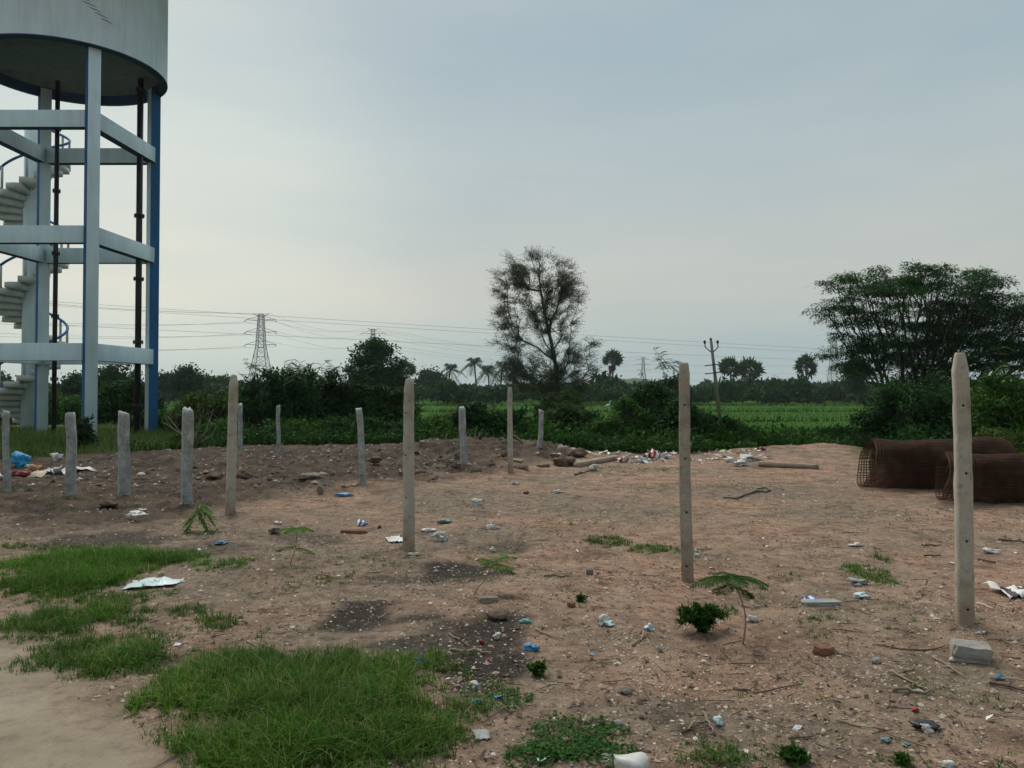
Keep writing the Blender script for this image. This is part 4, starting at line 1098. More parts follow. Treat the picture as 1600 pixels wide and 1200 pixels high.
pE = pylon('pale lattice pylon at the end of the tree belt before the spreading tree', 1233, 592, 1300, 12, armlen=10, tb=.3)
def wire(label, a, b, sag, r):
    pts = [np.array(a) * (1 - f) + np.array(b) * f - np.array([0, 0, 4 * sag * f * (1 - f)]) for f in np.linspace(0, 1, 25)]
    g = Geo(); V, F = tube(np.array(pts) - pts[0], r, 4); g.add(V, F)
    o = g.build('power_line', M['wire'], None, pts[0]); tag(o, label, 'cable', 'high voltage conductors')
lev = ('lowest', 'lowest', 'middle', 'middle', 'upper', 'upper', 'topmost', 'topmost'); sd = ('near-side', 'far-side')
for i in range(8):
    ly = (541, 541, 520, 520, 500, 500, 452, 460)[i]
    e = D(-120, ly - 6 * (i % 2), 330)
    wire(f'{lev[i]} {sd[i % 2]} conductor running from the nearest pylon out past the tower', pA[i], e, 2.5, .06)
    if i >= 2: wire(f'{lev[i]} {sd[i % 2]} conductor strung between the nearest pylon and the next one', pA[i], pB[i], 6, .06)
for i in range(2, 8): wire(f'{lev[i]} {sd[i % 2]} conductor running from the half hidden pylon to the tiny one', pB[i], pC[i], 9, .08)
for i, (yl, yr) in enumerate(((462, 540), (468, 546), (500, 552))):
    wire(('top', 'second', 'third')[i] + ' long conductor sloping across the sky behind the thorn tree', D(-60, yl, 300), D(1700, yr + 26, 620), 1.5, .065)
for i, (yl, yr) in enumerate(((566, 570), (577, 583), (589, 596))):
    wire(('upper', 'middle', 'lower')[i] + ' conductor low on the skyline between the thorn tree and the mast', D(900, yl, 700), D(1400, yr, 640), 2, .07)

ub = D(1125, 655, 64); ut = D(1111, 533, 64)
ub[2] = -.8; ub = np.array([D(1125, 655, 64)[0], 64, -.8])
up_root = empty('utility_pole', ub, 'thin leaning concrete utility pole with forked crossarm in the field', 'utility pole')
t = ut - ub
g = Geo(); V, F = tube([np.zeros(3), t], [.17, .11], 8); g.add(V, F); g.build('pole', M['bark_pale'], up_root)
ax = unit(t); hx = np.array([1, -.2, 0]); hx = unit(hx)
for s in (-1, 1):
    a = t - ax * .95; b = t - ax * .5 + hx * s * .5; c = b + ax * .28
    g = Geo(); V, F = segs(np.array([a, b]), np.array([b, c]), .05, .04, 5); g.add(V, F); o = g.build('crossarm', M['black_iron'], up_root)
    g = Geo(); V, F = tube([c, c + ax * .06, c + ax * .22, c + ax * .3], [.04, .10, .10, .03], 8); g.add(V, F); g.build('insulator', M['black_iron'], o)
g = Geo(); V, F = tube([t, t + ax * .08, t + ax * .2, t + ax * .28], [.04, .10, .10, .03], 8); g.add(V, F); g.build('insulator', M['black_iron'], up_root)
for dz, ln in ((1.9, .75), (2.55, .8)):
    c = t - ax * dz
    g = Geo(); V, F = box(c + np.array([0, -.16, 0]), (ln * 2, .06, .08), np.stack([unit(hx + np.array([0, 0, .12])), [0, 1, 0], [0, 0, 1]], 1)); g.add(V, F); g.build('crossarm', M['black_iron'], up_root)

# ------------------------------------------------------------------ small far things
hp = D(912, 611, 240); hz = -.8
hroot = empty('far_house', (hp[0], 240, hz), 'tiny white house in the distant trees beside the thorn tree', 'house')
g = Geo(); V, F = box((0, 0, 1.5), (7, 5, 3.0)); g.add(V, F); wl = g.build('wall', M['white'], hroot)
g = Geo(); V = [[-3.8, -2.8, 3.0], [3.8, -2.8, 3.0], [3.8, 2.8, 3.0], [-3.8, 2.8, 3.0], [-3.8, 0, 4.2], [3.8, 0, 4.2]]
g.add(V, [np.array([[0, 1, 5, 4], [2, 3, 4, 5], [0, 3, 2, 1]]), np.array([[0, 4, 3], [1, 2, 5]])]); g.build('roof', M['grey'], hroot)
for x in (-2, 2):
    g = Geo(); V, F = box((x, -2.51, 1.6), (1.1, .06, 1.1)); g.add(V, F); g.build('window', M['black'], hroot)
def bird(label, x, y):
    p = P(x, y, -.5); r = np.random.default_rng(int(x))
    g = Geo()
    V, F = tube([(-.26, 0, .30), (-.14, 0, .33), (0, 0, .37), (.12, 0, .42), (.18, 0, .52), (.15, 0, .64), (.20, 0, .74), (.26, 0, .73), (.36, 0, .71)], [.01, .06, .10, .075, .035, .028, .04, .03, .006], 8); g.add(V, F)
    V, F = segs(np.array([[-.01, .04, .32], [.04, -.04, .32]]), np.array([[0, .04, -.1], [.05, -.04, -.1]]), .012, .010, 5); g.add(V, F)
    o = g.build('egret', M['white'], None, p, smooth=True); o.scale = (1.2, 1.2, 1.2); tag(o, label, 'bird')
bird('small white egret standing in the field past the thorn tree', 950, 640)

# ------------------------------------------------------------------ posts
def concrete_post(label, xb, yb, xt, yt, wpx, rot, mat, seed, nholes=8, tip=.62):
    rng = np.random.default_rng(seed)
    b = G(xb, yb); Y = b[1]; tp = D(xt, yt, Y); hgt = tp[2] - b[2]; wd = wpx * Y / FPX
    tilt = math.atan2(tp[0] - b[0], hgt)
    w0, w1 = wd * .42, wd * .37
    ch = .010
    holes = [hgt - .13 - k * hgt / (nholes + .15) for k in range(nholes)]
    hr = .0085
    zs = [-.3, 0.0] + list(np.linspace(.05, hgt - .14, 12)) + [hgt - .14 + .0, hgt - .02, hgt]
    for h in holes: zs += [h - .02, h + .02]
    zs = sorted(set(round(z, 4) for z in zs if z <= hgt))
    sec = []
    ph = rng.uniform(0, 9, 4)
    for z in zs:
        f = max(0, z) / hgt; hw = w0 + (w1 - w0) * f; hd = hw * .92
        if z > hgt - .125:
            q = (z - (hgt - .125)) / .125; hw *= 1 - (1 - tip) * q; hd *= 1 - .25 * q
        if z >= hgt - .001: hw *= .95; hd *= .95
        ox = .004 * math.sin(z * 3 + ph[0]) ; oy = .003 * math.sin(z * 2.3 + ph[1])
        c = min(ch, hw * .3)
        ring = [(-hw + c, -hd), (hw - c, -hd), (hw, -hd + c), (hw, hd - c), (hw - c, hd), (-hw + c, hd), (-hw, hd - c), (-hw, -hd + c)]
        sec.append([(x + ox + rng.normal(0, .0018), y + oy + rng.normal(0, .0018), z) for x, y in ring])
    V = [list(v) for s in sec for v in s]; F, F3, Fh, Fh8 = [], [], [], []
    for i in range(len(zs) - 1):
        hole = next((h for h in holes if abs(zs[i] - (h - .02)) < .002 and abs(zs[i + 1] - (h + .02)) < .002), None)
        for k in range(8):
            q = [i * 8 + k, i * 8 + (k + 1) % 8, (i + 1) * 8 + (k + 1) % 8, (i + 1) * 8 + k]
            if k == 0 and hole is not None:
                A = np.array([V[j] for j in q]); cx = A[:, 0].mean() + rng.normal(0, .004); yy = A[:, 1].mean(); zc = A[:, 2].mean(); n0 = len(V)
                angs = [math.radians(a) for a in (-112, -68, -22, 22, 68, 112, 158, 202)]
                for a in angs: V.append([cx + hr * math.cos(a), yy, zc + hr * math.sin(a)])
                for a in angs: V.append([cx + hr * .9 * math.cos(a), yy + .035, zc + hr * .9 * math.sin(a)])
                o_ = [n0 + j for j in range(8)]
                for s in range(4):
                    F.append([q[s], q[(s + 1) % 4], o_[2 * s + 1], o_[2 * s]])
                    F3.append([q[(s + 1) % 4], o_[(2 * s + 2) % 8], o_[2 * s + 1]])
                for j in range(8): Fh.append([o_[j], o_[(j + 1) % 8], n0 + 8 + (j + 1) % 8, n0 + 8 + j])
                Fh8.append([n0 + 8 + j for j in range(8)])
            else: F.append(q)
    nt_ = (len(zs) - 1) * 8
    g = Geo(); g.add(V, [np.array(F), np.array([[nt_ + k for k in range(8)], list(range(8))[::-1]])] + ([np.array(F3)] if F3 else []))
    if Fh:
        g.F.setdefault((4, 1), []).append(np.array(Fh)); g.F.setdefault((8, 1), []).append(np.array(Fh8))
    o = g.build('concrete_post', [M[mat], M['hole']], None, b)
    o.rotation_euler = (Matrix.Rotation(tilt, 4, 'Y') @ Matrix.Rotation(rot, 4, 'Z')).to_euler()
    return tag(o, label, 'post', 'concrete fence posts')
concrete_post('concrete fence post with pointed top beside the broken block, nearest of all', 1509, 980, 1500, 551, 27.5, math.radians(-10), 'concrete', 1)
concrete_post('pitted speckled concrete fence post behind the umbrella-leaved sapling', 1074, 907, 1068, 567, 22, math.radians(-14), 'concrete_pitted', 2, tip=.8)
concrete_post('concrete fence post beside the crumpled grey bag, two-toned', 638, 860, 640, 592, 18, math.radians(-36), 'concrete', 3, tip=.72)
concrete_post('tall concrete fence post right of the squarish stone post', 360, 804, 365, 586, 15.5, math.radians(-42), 'concrete', 4, tip=.62)
concrete_post('thin far concrete fence post at the foot of the rubble', 797, 740, 797, 605, 9, math.radians(-20), 'concrete', 5, tip=.8)
def stone_post(label, xb, yb, xt, yt, wpx, rot, seed, bow=0.0):
    rng = np.random.default_rng(seed)
    b = G(xb, yb); Y = b[1]; tp = D(xt, yt, Y); hgt = tp[2] - b[2]; wd = wpx * .78 * Y / FPX
    nl, ns = 30, 16
    dx = tp[0] - b[0]
    V = []
    ph = rng.uniform(0, 30, 8)
    for i in range(nl):
        f = i / (nl - 1); z = -.25 + (hgt + .25) * f; fz = max(0, z) / hgt
        hw = wd / 2 * (1.02 - .08 * fz) * (1 + .10 * float(vnoise(np.array(z * 4 + ph[0]), np.array(1.), seed)))
        hd = wd / 2 * .85 * (1 + .14 * float(vnoise(np.array(z * 3.5 + ph[1]), np.array(2.), seed)))
        cx = dx * fz + bow * math.sin(math.pi * fz) + .028 * float(vnoise(np.array(z * 3 + ph[2]), np.array(3.), seed)); cy = .02 * float(vnoise(np.array(z * 3 + ph[3]), np.array(4.), seed))
        for k in range(ns):
            a = 2 * math.pi * k / ns + rot
            sq = 1 / max(abs(math.cos(a - rot)), abs(math.sin(a - rot))) ; sq = min(sq, 1.36)
            j = 1 + .07 * float(vnoise(np.array(k * 1.3 + ph[4]), np.array(z * 7), seed + 3))
            zz = z
            if i == nl - 1: zz += .03 * math.cos(a * 1.0 + ph[5]) * wd / .15 + rng.normal(0, .008); j *= .93
            V.append([cx + hw * sq * j * math.cos(a), cy + hd * sq * j * math.sin(a), zz])
    F = [[i * ns + k, i * ns + (k + 1) % ns, (i + 1) * ns + (k + 1) % ns, (i + 1) * ns + k] for i in range(nl - 1) for k in range(ns)]
    top = np.mean(np.array(V[-ns:]), 0); V.append(list(top + np.array([0, 0, .008])))
    F3 = [[(nl - 1) * ns + k, (nl - 1) * ns + (k + 1) % ns, len(V) - 1] for k in range(ns)]
    g = Geo(); g.add(V, [np.array(F), np.array(F3)])
    o = g.build('stone_post', M['granite'], None, b)
    return tag(o, label, 'post', 'rough stone fence posts')
stone_post('rough grey stone fence post in front of the blue tarpaulin heap', 11, 768, 9, 643, 13, .5, 11)
stone_post('rough grey stone fence post with white sheet lying at its back', 111, 774, 111, 646, 17, .2, 12)
stone_post('rough grey stone fence post with bright vertical edge before the near tower column', 195, 785, 192, 645, 18, .9, 13)
stone_post('squarish rough stone fence post with bulging top beside the leafy sprout', 291, 793, 294, 640, 18, .8, 14)
stone_post('grey stone fence post half hidden by the tall concrete post', 374, 708, 375, 632, 9, .4, 15)
stone_post('slim far stone fence post below the dark thicket', 435, 705, 435, 634, 8, .3, 16)
stone_post('leaning stone fence post standing in the dark rubble', 566, 758, 561, 639, 13, .2, 17, .02)
stone_post('knobbly stone fence post at the rubble, near the far concrete post', 724, 738, 723, 637, 11, .7, 18)
stone_post('tilted slim stone fence post with flaked top, behind the rubble', 842, 720, 846, 641, 8, .3, 19)
p0, p1 = G(826, 702), D(798, 676, 18.0)
g = Geo(); V, F = tube([np.zeros(3), (p1 - p0) * .5 + [0, 0, .02], p1 - p0], [.03, .027, .02], 6); g.add(V, F)
tag(g.build('prop_stick', M['wood'], None, p0), 'long pale stick slanting down behind the far concrete post', 'stick')

# ------------------------------------------------------------------ rolls of rusty wire mesh
def mesh_roll(label, x0, Y, R, length, yaw, seed, ruck=0.0):
    rng = np.random.default_rng(seed)
    xl = (x0 - 800) / FPX * Y
    z0 = H1(xl + 1, Y) + R - .01
    root = empty('mesh_roll', (xl, Y, z0 - R), label, 'wire roll', 'rolls of rusty wire mesh')
    turns, cell = 4.6, .052
    nth = int(2 * math.pi * R / cell * turns * .93)
    th = np.linspace(0, 2 * math.pi * turns, nth)
    def pt(t, s):
        r = R * (1 - .22 * (1 - t / (2 * math.pi * turns))) + .016 * np.sin(3 * t + s * 2.1) + .024 * np.sin(s * 3.3 + t) + .012 * np.sin(5 * t + s * 6)
        sq = .94
        e = s + .10 * np.sin(t * 1.0 + 1.0) * np.maximum(0, 1 - s / .7) + ruck * .12 * np.sin(t) * np.maximum(0, 1 - s / .5)
        return np.stack([e, r * np.cos(t), R + sq * r * np.sin(t) - (1 - sq) * R], -1)
    ss = np.arange(0, length, cell)
    g = Geo()
    tt = np.linspace(0, 2 * math.pi * turns, int(44 * turns))
    A, B = [], []
    over, lim = .2, 2 * math.pi * (turns - 2.6)
    for s in ss:
        tq = tt[tt > lim] if s < over else tt
        p = pt(tq, np.full_like(tq, s + rng.normal(0, .004))); A.append(p[:-1]); B.append(p[1:])
    V, F = segs(np.concatenate(A), np.concatenate(B), .0046, .0046, 3); g.add(V, F)
    tag(g.build('hoop_wires', M['rust'], root), kind='stuff')
    g = Geo(); A, B = [], []
    sl = np.linspace(0, length, 9)
    for t_ in th:
        sl = np.linspace(0 if t_ > lim else over, length, 9)
        p = pt(np.full_like(sl, t_ + rng.normal(0, .01)), sl); A.append(p[:-1]); B.append(p[1:])
    V, F = segs(np.concatenate(A), np.concatenate(B), .0046, .0046, 3); g.add(V, F)
    tag(g.build('long_wires', M['rust'], root), kind='stuff')
    root.rotation_euler = (0, 0, yaw)
    return root
mesh_roll('far rusty wire mesh roll with its open end facing the plot', 1352, 12.9, .42, 2.3, math.radians(3), 1, .5)
mesh_roll('nearer rusty wire mesh roll running out of the picture', 1470, 11.35, .37, 1.9, math.radians(-2), 2)

# ------------------------------------------------------------------ saplings and herbs
def pinnate(root_p, d, ln, npairs, pin, wd, droop, rng, sub=True):
    """feather leaf: a rachis with pinnae on both sides"""
    g = Geo(); d = unit(np.array(d, float)); sdv = unit(np.cross(d, [0, 0, 1.0]))
    f = np.linspace(0, 1, 7); rp = np.array([root_p + d * ln * q + np.array([0, 0, -droop * ln * q * q]) for q in f])
    V, F = tube(rp, np.linspace(.003, .001, 7), 4); g.add(V, F)
    ff = np.linspace(.12, 1, npairs)
    C = np.stack([np.interp(ff, f, rp[:, j]) for j in range(3)], 1)
    for sg in (-1, 1):
        L_ = pin * np.sin(np.clip(ff * 2.7 + .35, 0, 3.0)) + pin * .25
        Dr = np.tile(sdv * sg * .8, (npairs, 1)) + d * .35 + np.array([0, 0, -.42]) + rng.normal(0, .07, (npairs, 3))
        if not sub:
            V, F = leaves(C, Dr, np.tile([0, 0, 1.], (npairs, 1)), L_, wd); g.add(V, F)
        else:       # each pinna is itself a double row of leaflets
            for i in range(npairs):
                dd = unit(Dr[i]); m_ = 9; q = np.linspace(.08, 1, m_); CC = C[i] + dd * (q * L_[i])[:, None]
                s2 = unit(np.cross(dd, [0, 0, 1.0]))
                for s_ in (-1, 1):
                    V, F = leaves(CC, np.tile(s2 * s_, (m_, 1)) + dd * .5 + np.array([0, 0, -.2]), np.tile([0, 0, 1.], (m_, 1)), wd, wd * .42); g.add(V, F)
    return g
def sapling(label, xb, yb, top, fronds, leafm, stem_r=.006, pin=.07, wd=.022, npairs=11, name='sapling', seed=0, droop=.35, bend=.03, sub=True):
    rng = np.random.default_rng(seed)
    b = G(xb, yb); t = D(top[0], top[1], b[1]) - b
    root = empty(name, b, label, 'plant')
    f = np.linspace(0, 1, 7)
    pts = np.array([np.array([-.02 * 0, 0, -.03 * (q == 0)]) + t * q + np.array([bend * math.sin(math.pi * q), 0, 0]) for q in f])
    g = Geo(); V, F = tube(pts, np.linspace(stem_r, stem_r * .5, 7), 6); g.add(V, F); g.build('stem', M['wood'], root, smooth=True)
    for (az, el, ln, at_) in fronds:
        p = np.array([np.interp(at_, f, pts[:, j]) for j in range(3)])
        a = math.radians(az); e = math.radians(el)
        g = pinnate(p, (math.cos(a) * math.cos(e), math.sin(a) * math.cos(e), math.sin(e)), ln, npairs, pin, wd, droop, rng, sub)
        g.build('frond', M[leafm], root)
    return root
sapling('green umbrella-leaved sapling with bent stem before the pitted post', 1160, 1007, (1140, 902),
        [(180, 12, .24, 1), (205, 20, .20, .98), (150, 18, .2, .97), (0, 14, .24, 1), (-25, 15, .22, .98), (28, 18, .2, .97), (-80, 16, .15, 1), (95, 24, .16, 1), (60, 22, .14, .99), (-150, 10, .14, .9), (-20, 0, .1, .85)], 'leaf_sapling', .0065, .062, .016, 14, seed=1, bend=.055, droop=.42)
sapling('yellow-green leaning sapling behind the blackened patch', 738, 928, (772, 878), [(10, 30, .2, 1), (60, 40, .18, 1), (170, 35, .14, .95), (-40, 20, .2, .9), (0, 10, .18, .8), (100, 40, .14, .8)], 'leaf_bright', .006, .06, .02, 9, seed=2, bend=.02)
sapling('small flat-topped yellow-green sapling left of the two-toned post', 452, 882, (462, 826), [(0, 14, .16, 1), (180, 14, .16, 1), (60, 16, .14, 1), (-60, 16, .14, 1), (120, 16, .14, 1), (240, 14, .14, 1), (190, 10, .16, .5), (-10, 8, .18, .45)], 'leaf_bright', .005, .05, .018, 9, seed=3)
sapling('leafy green sprout with drooping leaves beside the squarish stone post', 289, 832, (308, 788), [(0, -10, .2, 1), (20, -30, .24, .95), (-20, -40, .26, .9), (180, -30, .14, .7), (200, -50, .2, .45), (160, -45, .2, .3), (10, -50, .24, .8), (60, 10, .16, 1), (-70, -20, .2, .9), (120, 5, .2, .6)], 'leaf_bright', .008, .09, .03, 8, seed=4, droop=.6, sub=False)
def clump(label, xc, yb, rw_px, h, leafm, n, ln, wd, seed):
    rng = np.random.default_rng(seed); b = G(xc, yb); rw = rw_px * b[1] / FPX
    root = empty('herb', b, label, 'plant'); g = Geo(); gs = Geo()
    for k in range(34):
        az = rng.uniform(0, 2 * math.pi); r_ = rng.uniform(.3, 1) ; tip = np.array([math.cos(az) * rw * r_, math.sin(az) * rw * r_ * .8, h * rng.uniform(.35, 1) * (1.1 - .5 * r_)])
        V, F = tube([np.zeros(3), tip * .5 + [0, 0, .25 * h], tip], [.003, .0025, .001], 4); gs.add(V, F)
        m_ = n // 34; f = rng.random(m_); C = tip * f[:, None] + np.array([0, 0, h * .5]) * (f * (1 - f))[:, None] * 2
        V, F = leaves(C, rdir(m_, rng) + unit(tip) * .6, rdir(m_, rng) * .5 + [0, 0, 1.], ln * rng.uniform(.6, 1.3, m_), wd); g.add(V, F)
    gs.build('stem', M['wood'], root); g.build('foliage', M[leafm], root)
    return root
clump('low bushy dark green herb at the foot of the umbrella-leaved sapling', 1098, 987, 42, .20, 'leaf_mid', 4200, .038, .012, 1)
clump('tiny dark green herb below the grey stone, mid plot', 908, 940, 9, .05, 'leaf_mid', 240, .03, .014, 2)
clump('small dark green herb near the edge of the blackened litter', 840, 1056, 16, .07, 'leaf_mid', 420, .035, .016, 3)
clump('small green herb among bottom twigs, near the picture corner', 1240, 1190, 24, .06, 'leaf_mid', 700, .028, .014, 4)
clump('small green herb beside the black and white rag', 1412, 1192, 16, .03, 'leaf_mid', 260, .028, .014, 5)

# ------------------------------------------------------------------ grass
def grass_patch(g, cx, cy, rx, ry, h, dens, rng, wd=.0048, lean=(.15, 1.3), ragged=.82, sc=2.6):
    """tufts of blades; the patch thins out and gets shorter towards its ragged rim"""
    ex, ey, wx, wy = pell(cx, cy, rx, ry)
    per = 9
    wx, wy = wx * 1.12, wy * 1.15
    n = max(6, int(dens * math.pi * wx * wy * 1.9 / per))
    a = rng.uniform(0, 2 * math.pi, n); r = np.sqrt(rng.random(n)) * 1.3
    X = ex + wx * r * np.cos(a); Y = ey + wy * r * np.sin(a)
    nn = fbm(X * sc, Y * sc, 91, 4) + .5 * fbm(X * 9, Y * 9, 92, 2)
    core = np.clip((1.0 - r - nn * ragged * .55) * 2.2, 0, 1)
    k = rng.random(n) < core
    X, Y, nn, core = X[k], Y[k], nn[k], core[k]; m_ = len(X)
    if not m_: return
    th = h * rng.uniform(.45, 1.25, m_) * (.4 + .6 * core) * (1 + .45 * nn)
    ti = np.repeat(np.arange(m_), per); q = len(ti)
    sg = .010 + .05 * h
    BX = X[ti] + rng.normal(0, sg, q); BY = Y[ti] + rng.normal(0, sg, q)
    C = np.stack([BX, BY, H(BX, BY) - .004], 1)
    V, F = blades(C, th[ti] * rng.uniform(.5, 1.15, q), wd * rng.uniform(.55, 1.25, q), rng.uniform(*lean, q), rng, 3); g.add(V, F)
rng = np.random.default_rng(3)
g = Geo(); gb = Geo()
for a in ((470, 1110, 245, 80, .155, 10000), (300, 1088, 85, 48, .13, 9000), (360, 1050, 70, 30, .16, 8000), (480, 1180, 230, 60, .145, 9500), (620, 1050, 45, 13, .11, 5000), (690, 1160, 55, 30, .08, 6000),
          (120, 1020, 85, 28, .10, 7000), (190, 1035, 66, 26, .13, 9000), (90, 968, 115, 24, .10, 7500), (170, 955, 90, 20, .09, 6500), (150, 935, 110, 12, .07, 4500), (60, 990, 70, 12, .07, 4000), (230, 1000, 60, 14, .06, 4000), (350, 1020, 60, 12, .05, 3000), (300, 953, 40, 8, .07, 5000), (335, 972, 40, 11, .09, 6500), (250, 985, 110, 11, .035, 2600),
          (330, 836, 30, 5, .05, 2200), (950, 848, 40, 9, .07, 5000), (1020, 858, 50, 8, .07, 5000), (1085, 864, 16, 5, .05, 2000), (1378, 873, 15, 6, .09, 7000), (1360, 895, 36, 13, .07, 6000), (1230, 901, 22, 5, .05, 4500), (1120, 952, 30, 8, .06, 4000), (1280, 968, 26, 6, .05, 4000), (1375, 905, 30, 8, .04, 3500),
          (1272, 992, 30, 12, .05, 1600), (1260, 972, 26, 5, .04, 1600), (505, 908, 22, 10, .05, 2000), (543, 901, 13, 7, .06, 4000), (455, 918, 18, 8, .04, 1500), (500, 982, 32, 8, .035, 2500), (405, 990, 12, 8, .06, 3000),
          (1180, 930, 22, 8, .05, 2000), (860, 1035, 20, 8, .03, 1200), (1430, 1082, 40, 6, .05, 2500), (1500, 1142, 22, 8, .045, 2500), (1560, 1100, 26, 16, .04, 1300), (1120, 1186, 80, 24, .06, 5200), (1190, 1165, 40, 14, .035, 1500), (1560, 1190, 60, 16, .04, 1800),
          (760, 870, 60, 6, .03, 900), (1530, 978, 16, 5, .05, 2500), (1085, 908, 14, 4, .05, 2200), (626, 862, 12, 4, .04, 1800), (372, 806, 10, 4, .05, 1800), (200, 786, 16, 3, .06, 1200), (120, 776, 16, 3, .06, 1200), (298, 795, 14, 3, .05, 1200), (20, 770, 30, 4, .06, 1400), (70, 765, 40, 6, .06, 900), (870, 820, 110, 8, .03, 900), (1000, 735, 120, 6, .04, 700), (700, 790, 100, 12, .03, 600), (1100, 760, 160, 10, .03, 400), (1400, 800, 160, 14, .03, 250), (330, 770, 200, 14, .04, 250), (100, 790, 120, 14, .05, 500), (560, 880, 120, 14, .03, 500), (950, 800, 160, 20, .03, 300), (1300, 1100, 250, 80, .03, 260), (900, 960, 250, 90, .03, 240), (420, 900, 130, 40, .03, 400), (1350, 960, 200, 60, .03, 200), (60, 858, 60, 5, .07, 2500)):
    grass_patch(g, *a, rng)
for a in ((150, 880, 135, 22, .14, 4600), (60, 915, 60, 14, .12, 3500), (150, 878, 120, 18, .14, 3800), (110, 905, 80, 26, .16, 4200), (160, 900, 70, 20, .15, 4200), (250, 872, 60, 12, .12, 3400), (345, 882, 56, 9, .08, 2800), (20, 856, 40, 5, .08, 2400), (430, 1190, 150, 30, .16, 5000), (230, 915, 20, 6, .06, 2500)):
    grass_patch(gb, *a, rng, wd=.0065)
tag(g.build('grass', M['grass']), 'dark green grass in ragged patches over the bare ground', kind='stuff')
tag(gb.build('bright_grass', M['grass_bright']), 'bright green soft grass beside the pale board', kind='stuff')
# broad-leaved creeping cover at the bottom
g = Geo()
for cx, cy, rx, ry, dens, hh in ((880, 1160, 95, 38, 9000, .06), (930, 1185, 80, 24, 9000, .06), (790, 1104, 42, 16, 6500, .06), (850, 1190, 60, 20, 6000, .05), (240, 928, 36, 6, 3000, .06), (365, 888, 36, 8, 2200, .06), (200, 1040, 60, 20, 3500, .09), (300, 1090, 60, 30, 2200, .08), (640, 1150, 70, 34, 2200, .06), (560, 1180, 80, 20, 1500, .07), (80, 975, 70, 14, 1800, .06), (1120, 1190, 70, 16, 3000, .05), (1410, 1192, 40, 10, 2500, .03)):
    ex, ey, wx, wy = pell(cx, cy, rx, ry); n = int(dens * math.pi * wx * wy)
    a = rng.uniform(0, 2 * math.pi, n); r = np.sqrt(rng.random(n)) * 1.15
    X = ex + wx * r * np.cos(a); Y = ey + wy * r * np.sin(a); nn = fbm(X * 4, Y * 4, 95, 3)
    k = (r + nn * 1.0) < .85; X, Y, nn = X[k], Y[k], nn[k]; m_ = len(X)
    C = np.stack([X, Y, H(X, Y) + hh * rng.random(m_) * (.6 + nn)], 1)
    V, F = leaves(C, rdir(m_, rng) * [1, 1, .35], rdir(m_, rng) * .5 + [0, 0, 1.], rng.uniform(.014, .032, m_), rng.uniform(.008, .018, m_)); g.add(V, F)
tag(g.build('creeping_weeds', M['leaf_sapling']), 'low broad-leaved creeping weeds at the bottom of the plot', kind='stuff')

# ------------------------------------------------------------------ loose grit, twigs and scraps
def scatter_world(n, x0, x1, y0, y1, rng, power=1.6):
    Y = y0 + (y1 - y0) * rng.random(n) ** power; X = rng.uniform(-1, 1, n) * (Y * .70 + .3); X = X + 0
    return X, Y
OCT = np.array([[1, 0, 0], [0, 1, 0], [-1, 0, 0], [0, -1, 0], [0, 0, 1], [0, 0, -1]], float)
OF = np.array([[0, 1, 4], [1, 2, 4], [2, 3, 4], [3, 0, 4]])      # the buried half is left off
def grit(name, n, smin, smax, y0, y1, mat, label, rng, flt=None, power=1.6, expo=3.0):
    X, Y = scatter_world(n, 0, 0, y0, y1, rng, power)
    k = np.ones(len(X), bool)
    if flt is not None: k = flt(X, Y)
    X, Y = X[k], Y[k]; m_ = len(X)
    s = smin + (smax - smin) * rng.random(m_) ** expo
    C = np.stack([X, Y, H(X, Y) + s * .08], 1)
    sh = rng.uniform(.5, 1.2, (m_, 6, 1))
    a = rng.uniform(0, 6.28, m_); ca, sa = np.cos(a), np.sin(a)
    O = OCT[None] * sh * s[:, None, None] * np.array([1, .8, .6])
    V = np.stack([O[..., 0] * ca[:, None] - O[..., 1] * sa[:, None], O[..., 0] * sa[:, None] + O[..., 1] * ca[:, None], O[..., 2]], -1) + C[:, None]
    F = (OF[None] + (np.arange(m_) * 6)[:, None, None]).reshape(-1, 3)
    g = Geo(); g.add(V.reshape(-1, 3), F); return tag(g.build(name, mat), label, kind='stuff')
rng = np.random.default_rng(4)
M['grit'] = m_island('grit', [(0, (.10, .075, .06)), (.35, (.24, .17, .125)), (.7, (.38, .28, .21)), (.95, (.46, .37, .29)), (1, (.60, .55, .48))])
M['dark_grit'] = m_island('dark_grit', [(0, (.02, .018, .016)), (.6, (.07, .055, .045)), (.9, (.15, .12, .10)), (1, (.45, .42, .38))])
M['clod_bits'] = m_island('clod_bits', [(0, (.03, .024, .019)), (.5, (.075, .055, .042)), (.85, (.15, .11, .083)), (1, (.30, .24, .19))])
M['scrap'] = m_island('scrap', [(0, (.42, .40, .36)), (.45, (.66, .65, .62)), (.78, (.72, .73, .74)), (.86, (.12, .30, .42)), (.90, (.45, .08, .07)), (.94, (.10, .25, .20)), (1, (.5, .38, .2))], .6)
nopath = lambda X, Y: path_mask(X, Y) < .4
plot = lambda X, Y: (path_mask(X, Y) < .4) & (Y < edge_y(X) - .3) & ((X > -10) | (Y < 16))
grit('pebbles', 42000, .003, .018, 3.0, 12, M['grit'], 'small reddish grit strewn over the bare ground', rng, plot, 1.7, 3.5)
grit('gravel', 5000, .008, .035, 4, 21, M['grit'], 'scattered small stones over the plot', rng, plot, 1.2, 3.0)
grit('cinders', 15000, .003, .020, 3.2, 12, M['dark_grit'], 'black cinders on the burnt patches', rng, lambda X, Y: (char_mask(X, Y) > .25) & nopath(X, Y), 1.3, 2.5)
grit('dark_crumbs', 17000, .004, .016, 3.0, 20, M['dark_grit'], 'dark crumbs of earth and bark over the ground', rng, plot, 1.4, 3.0)
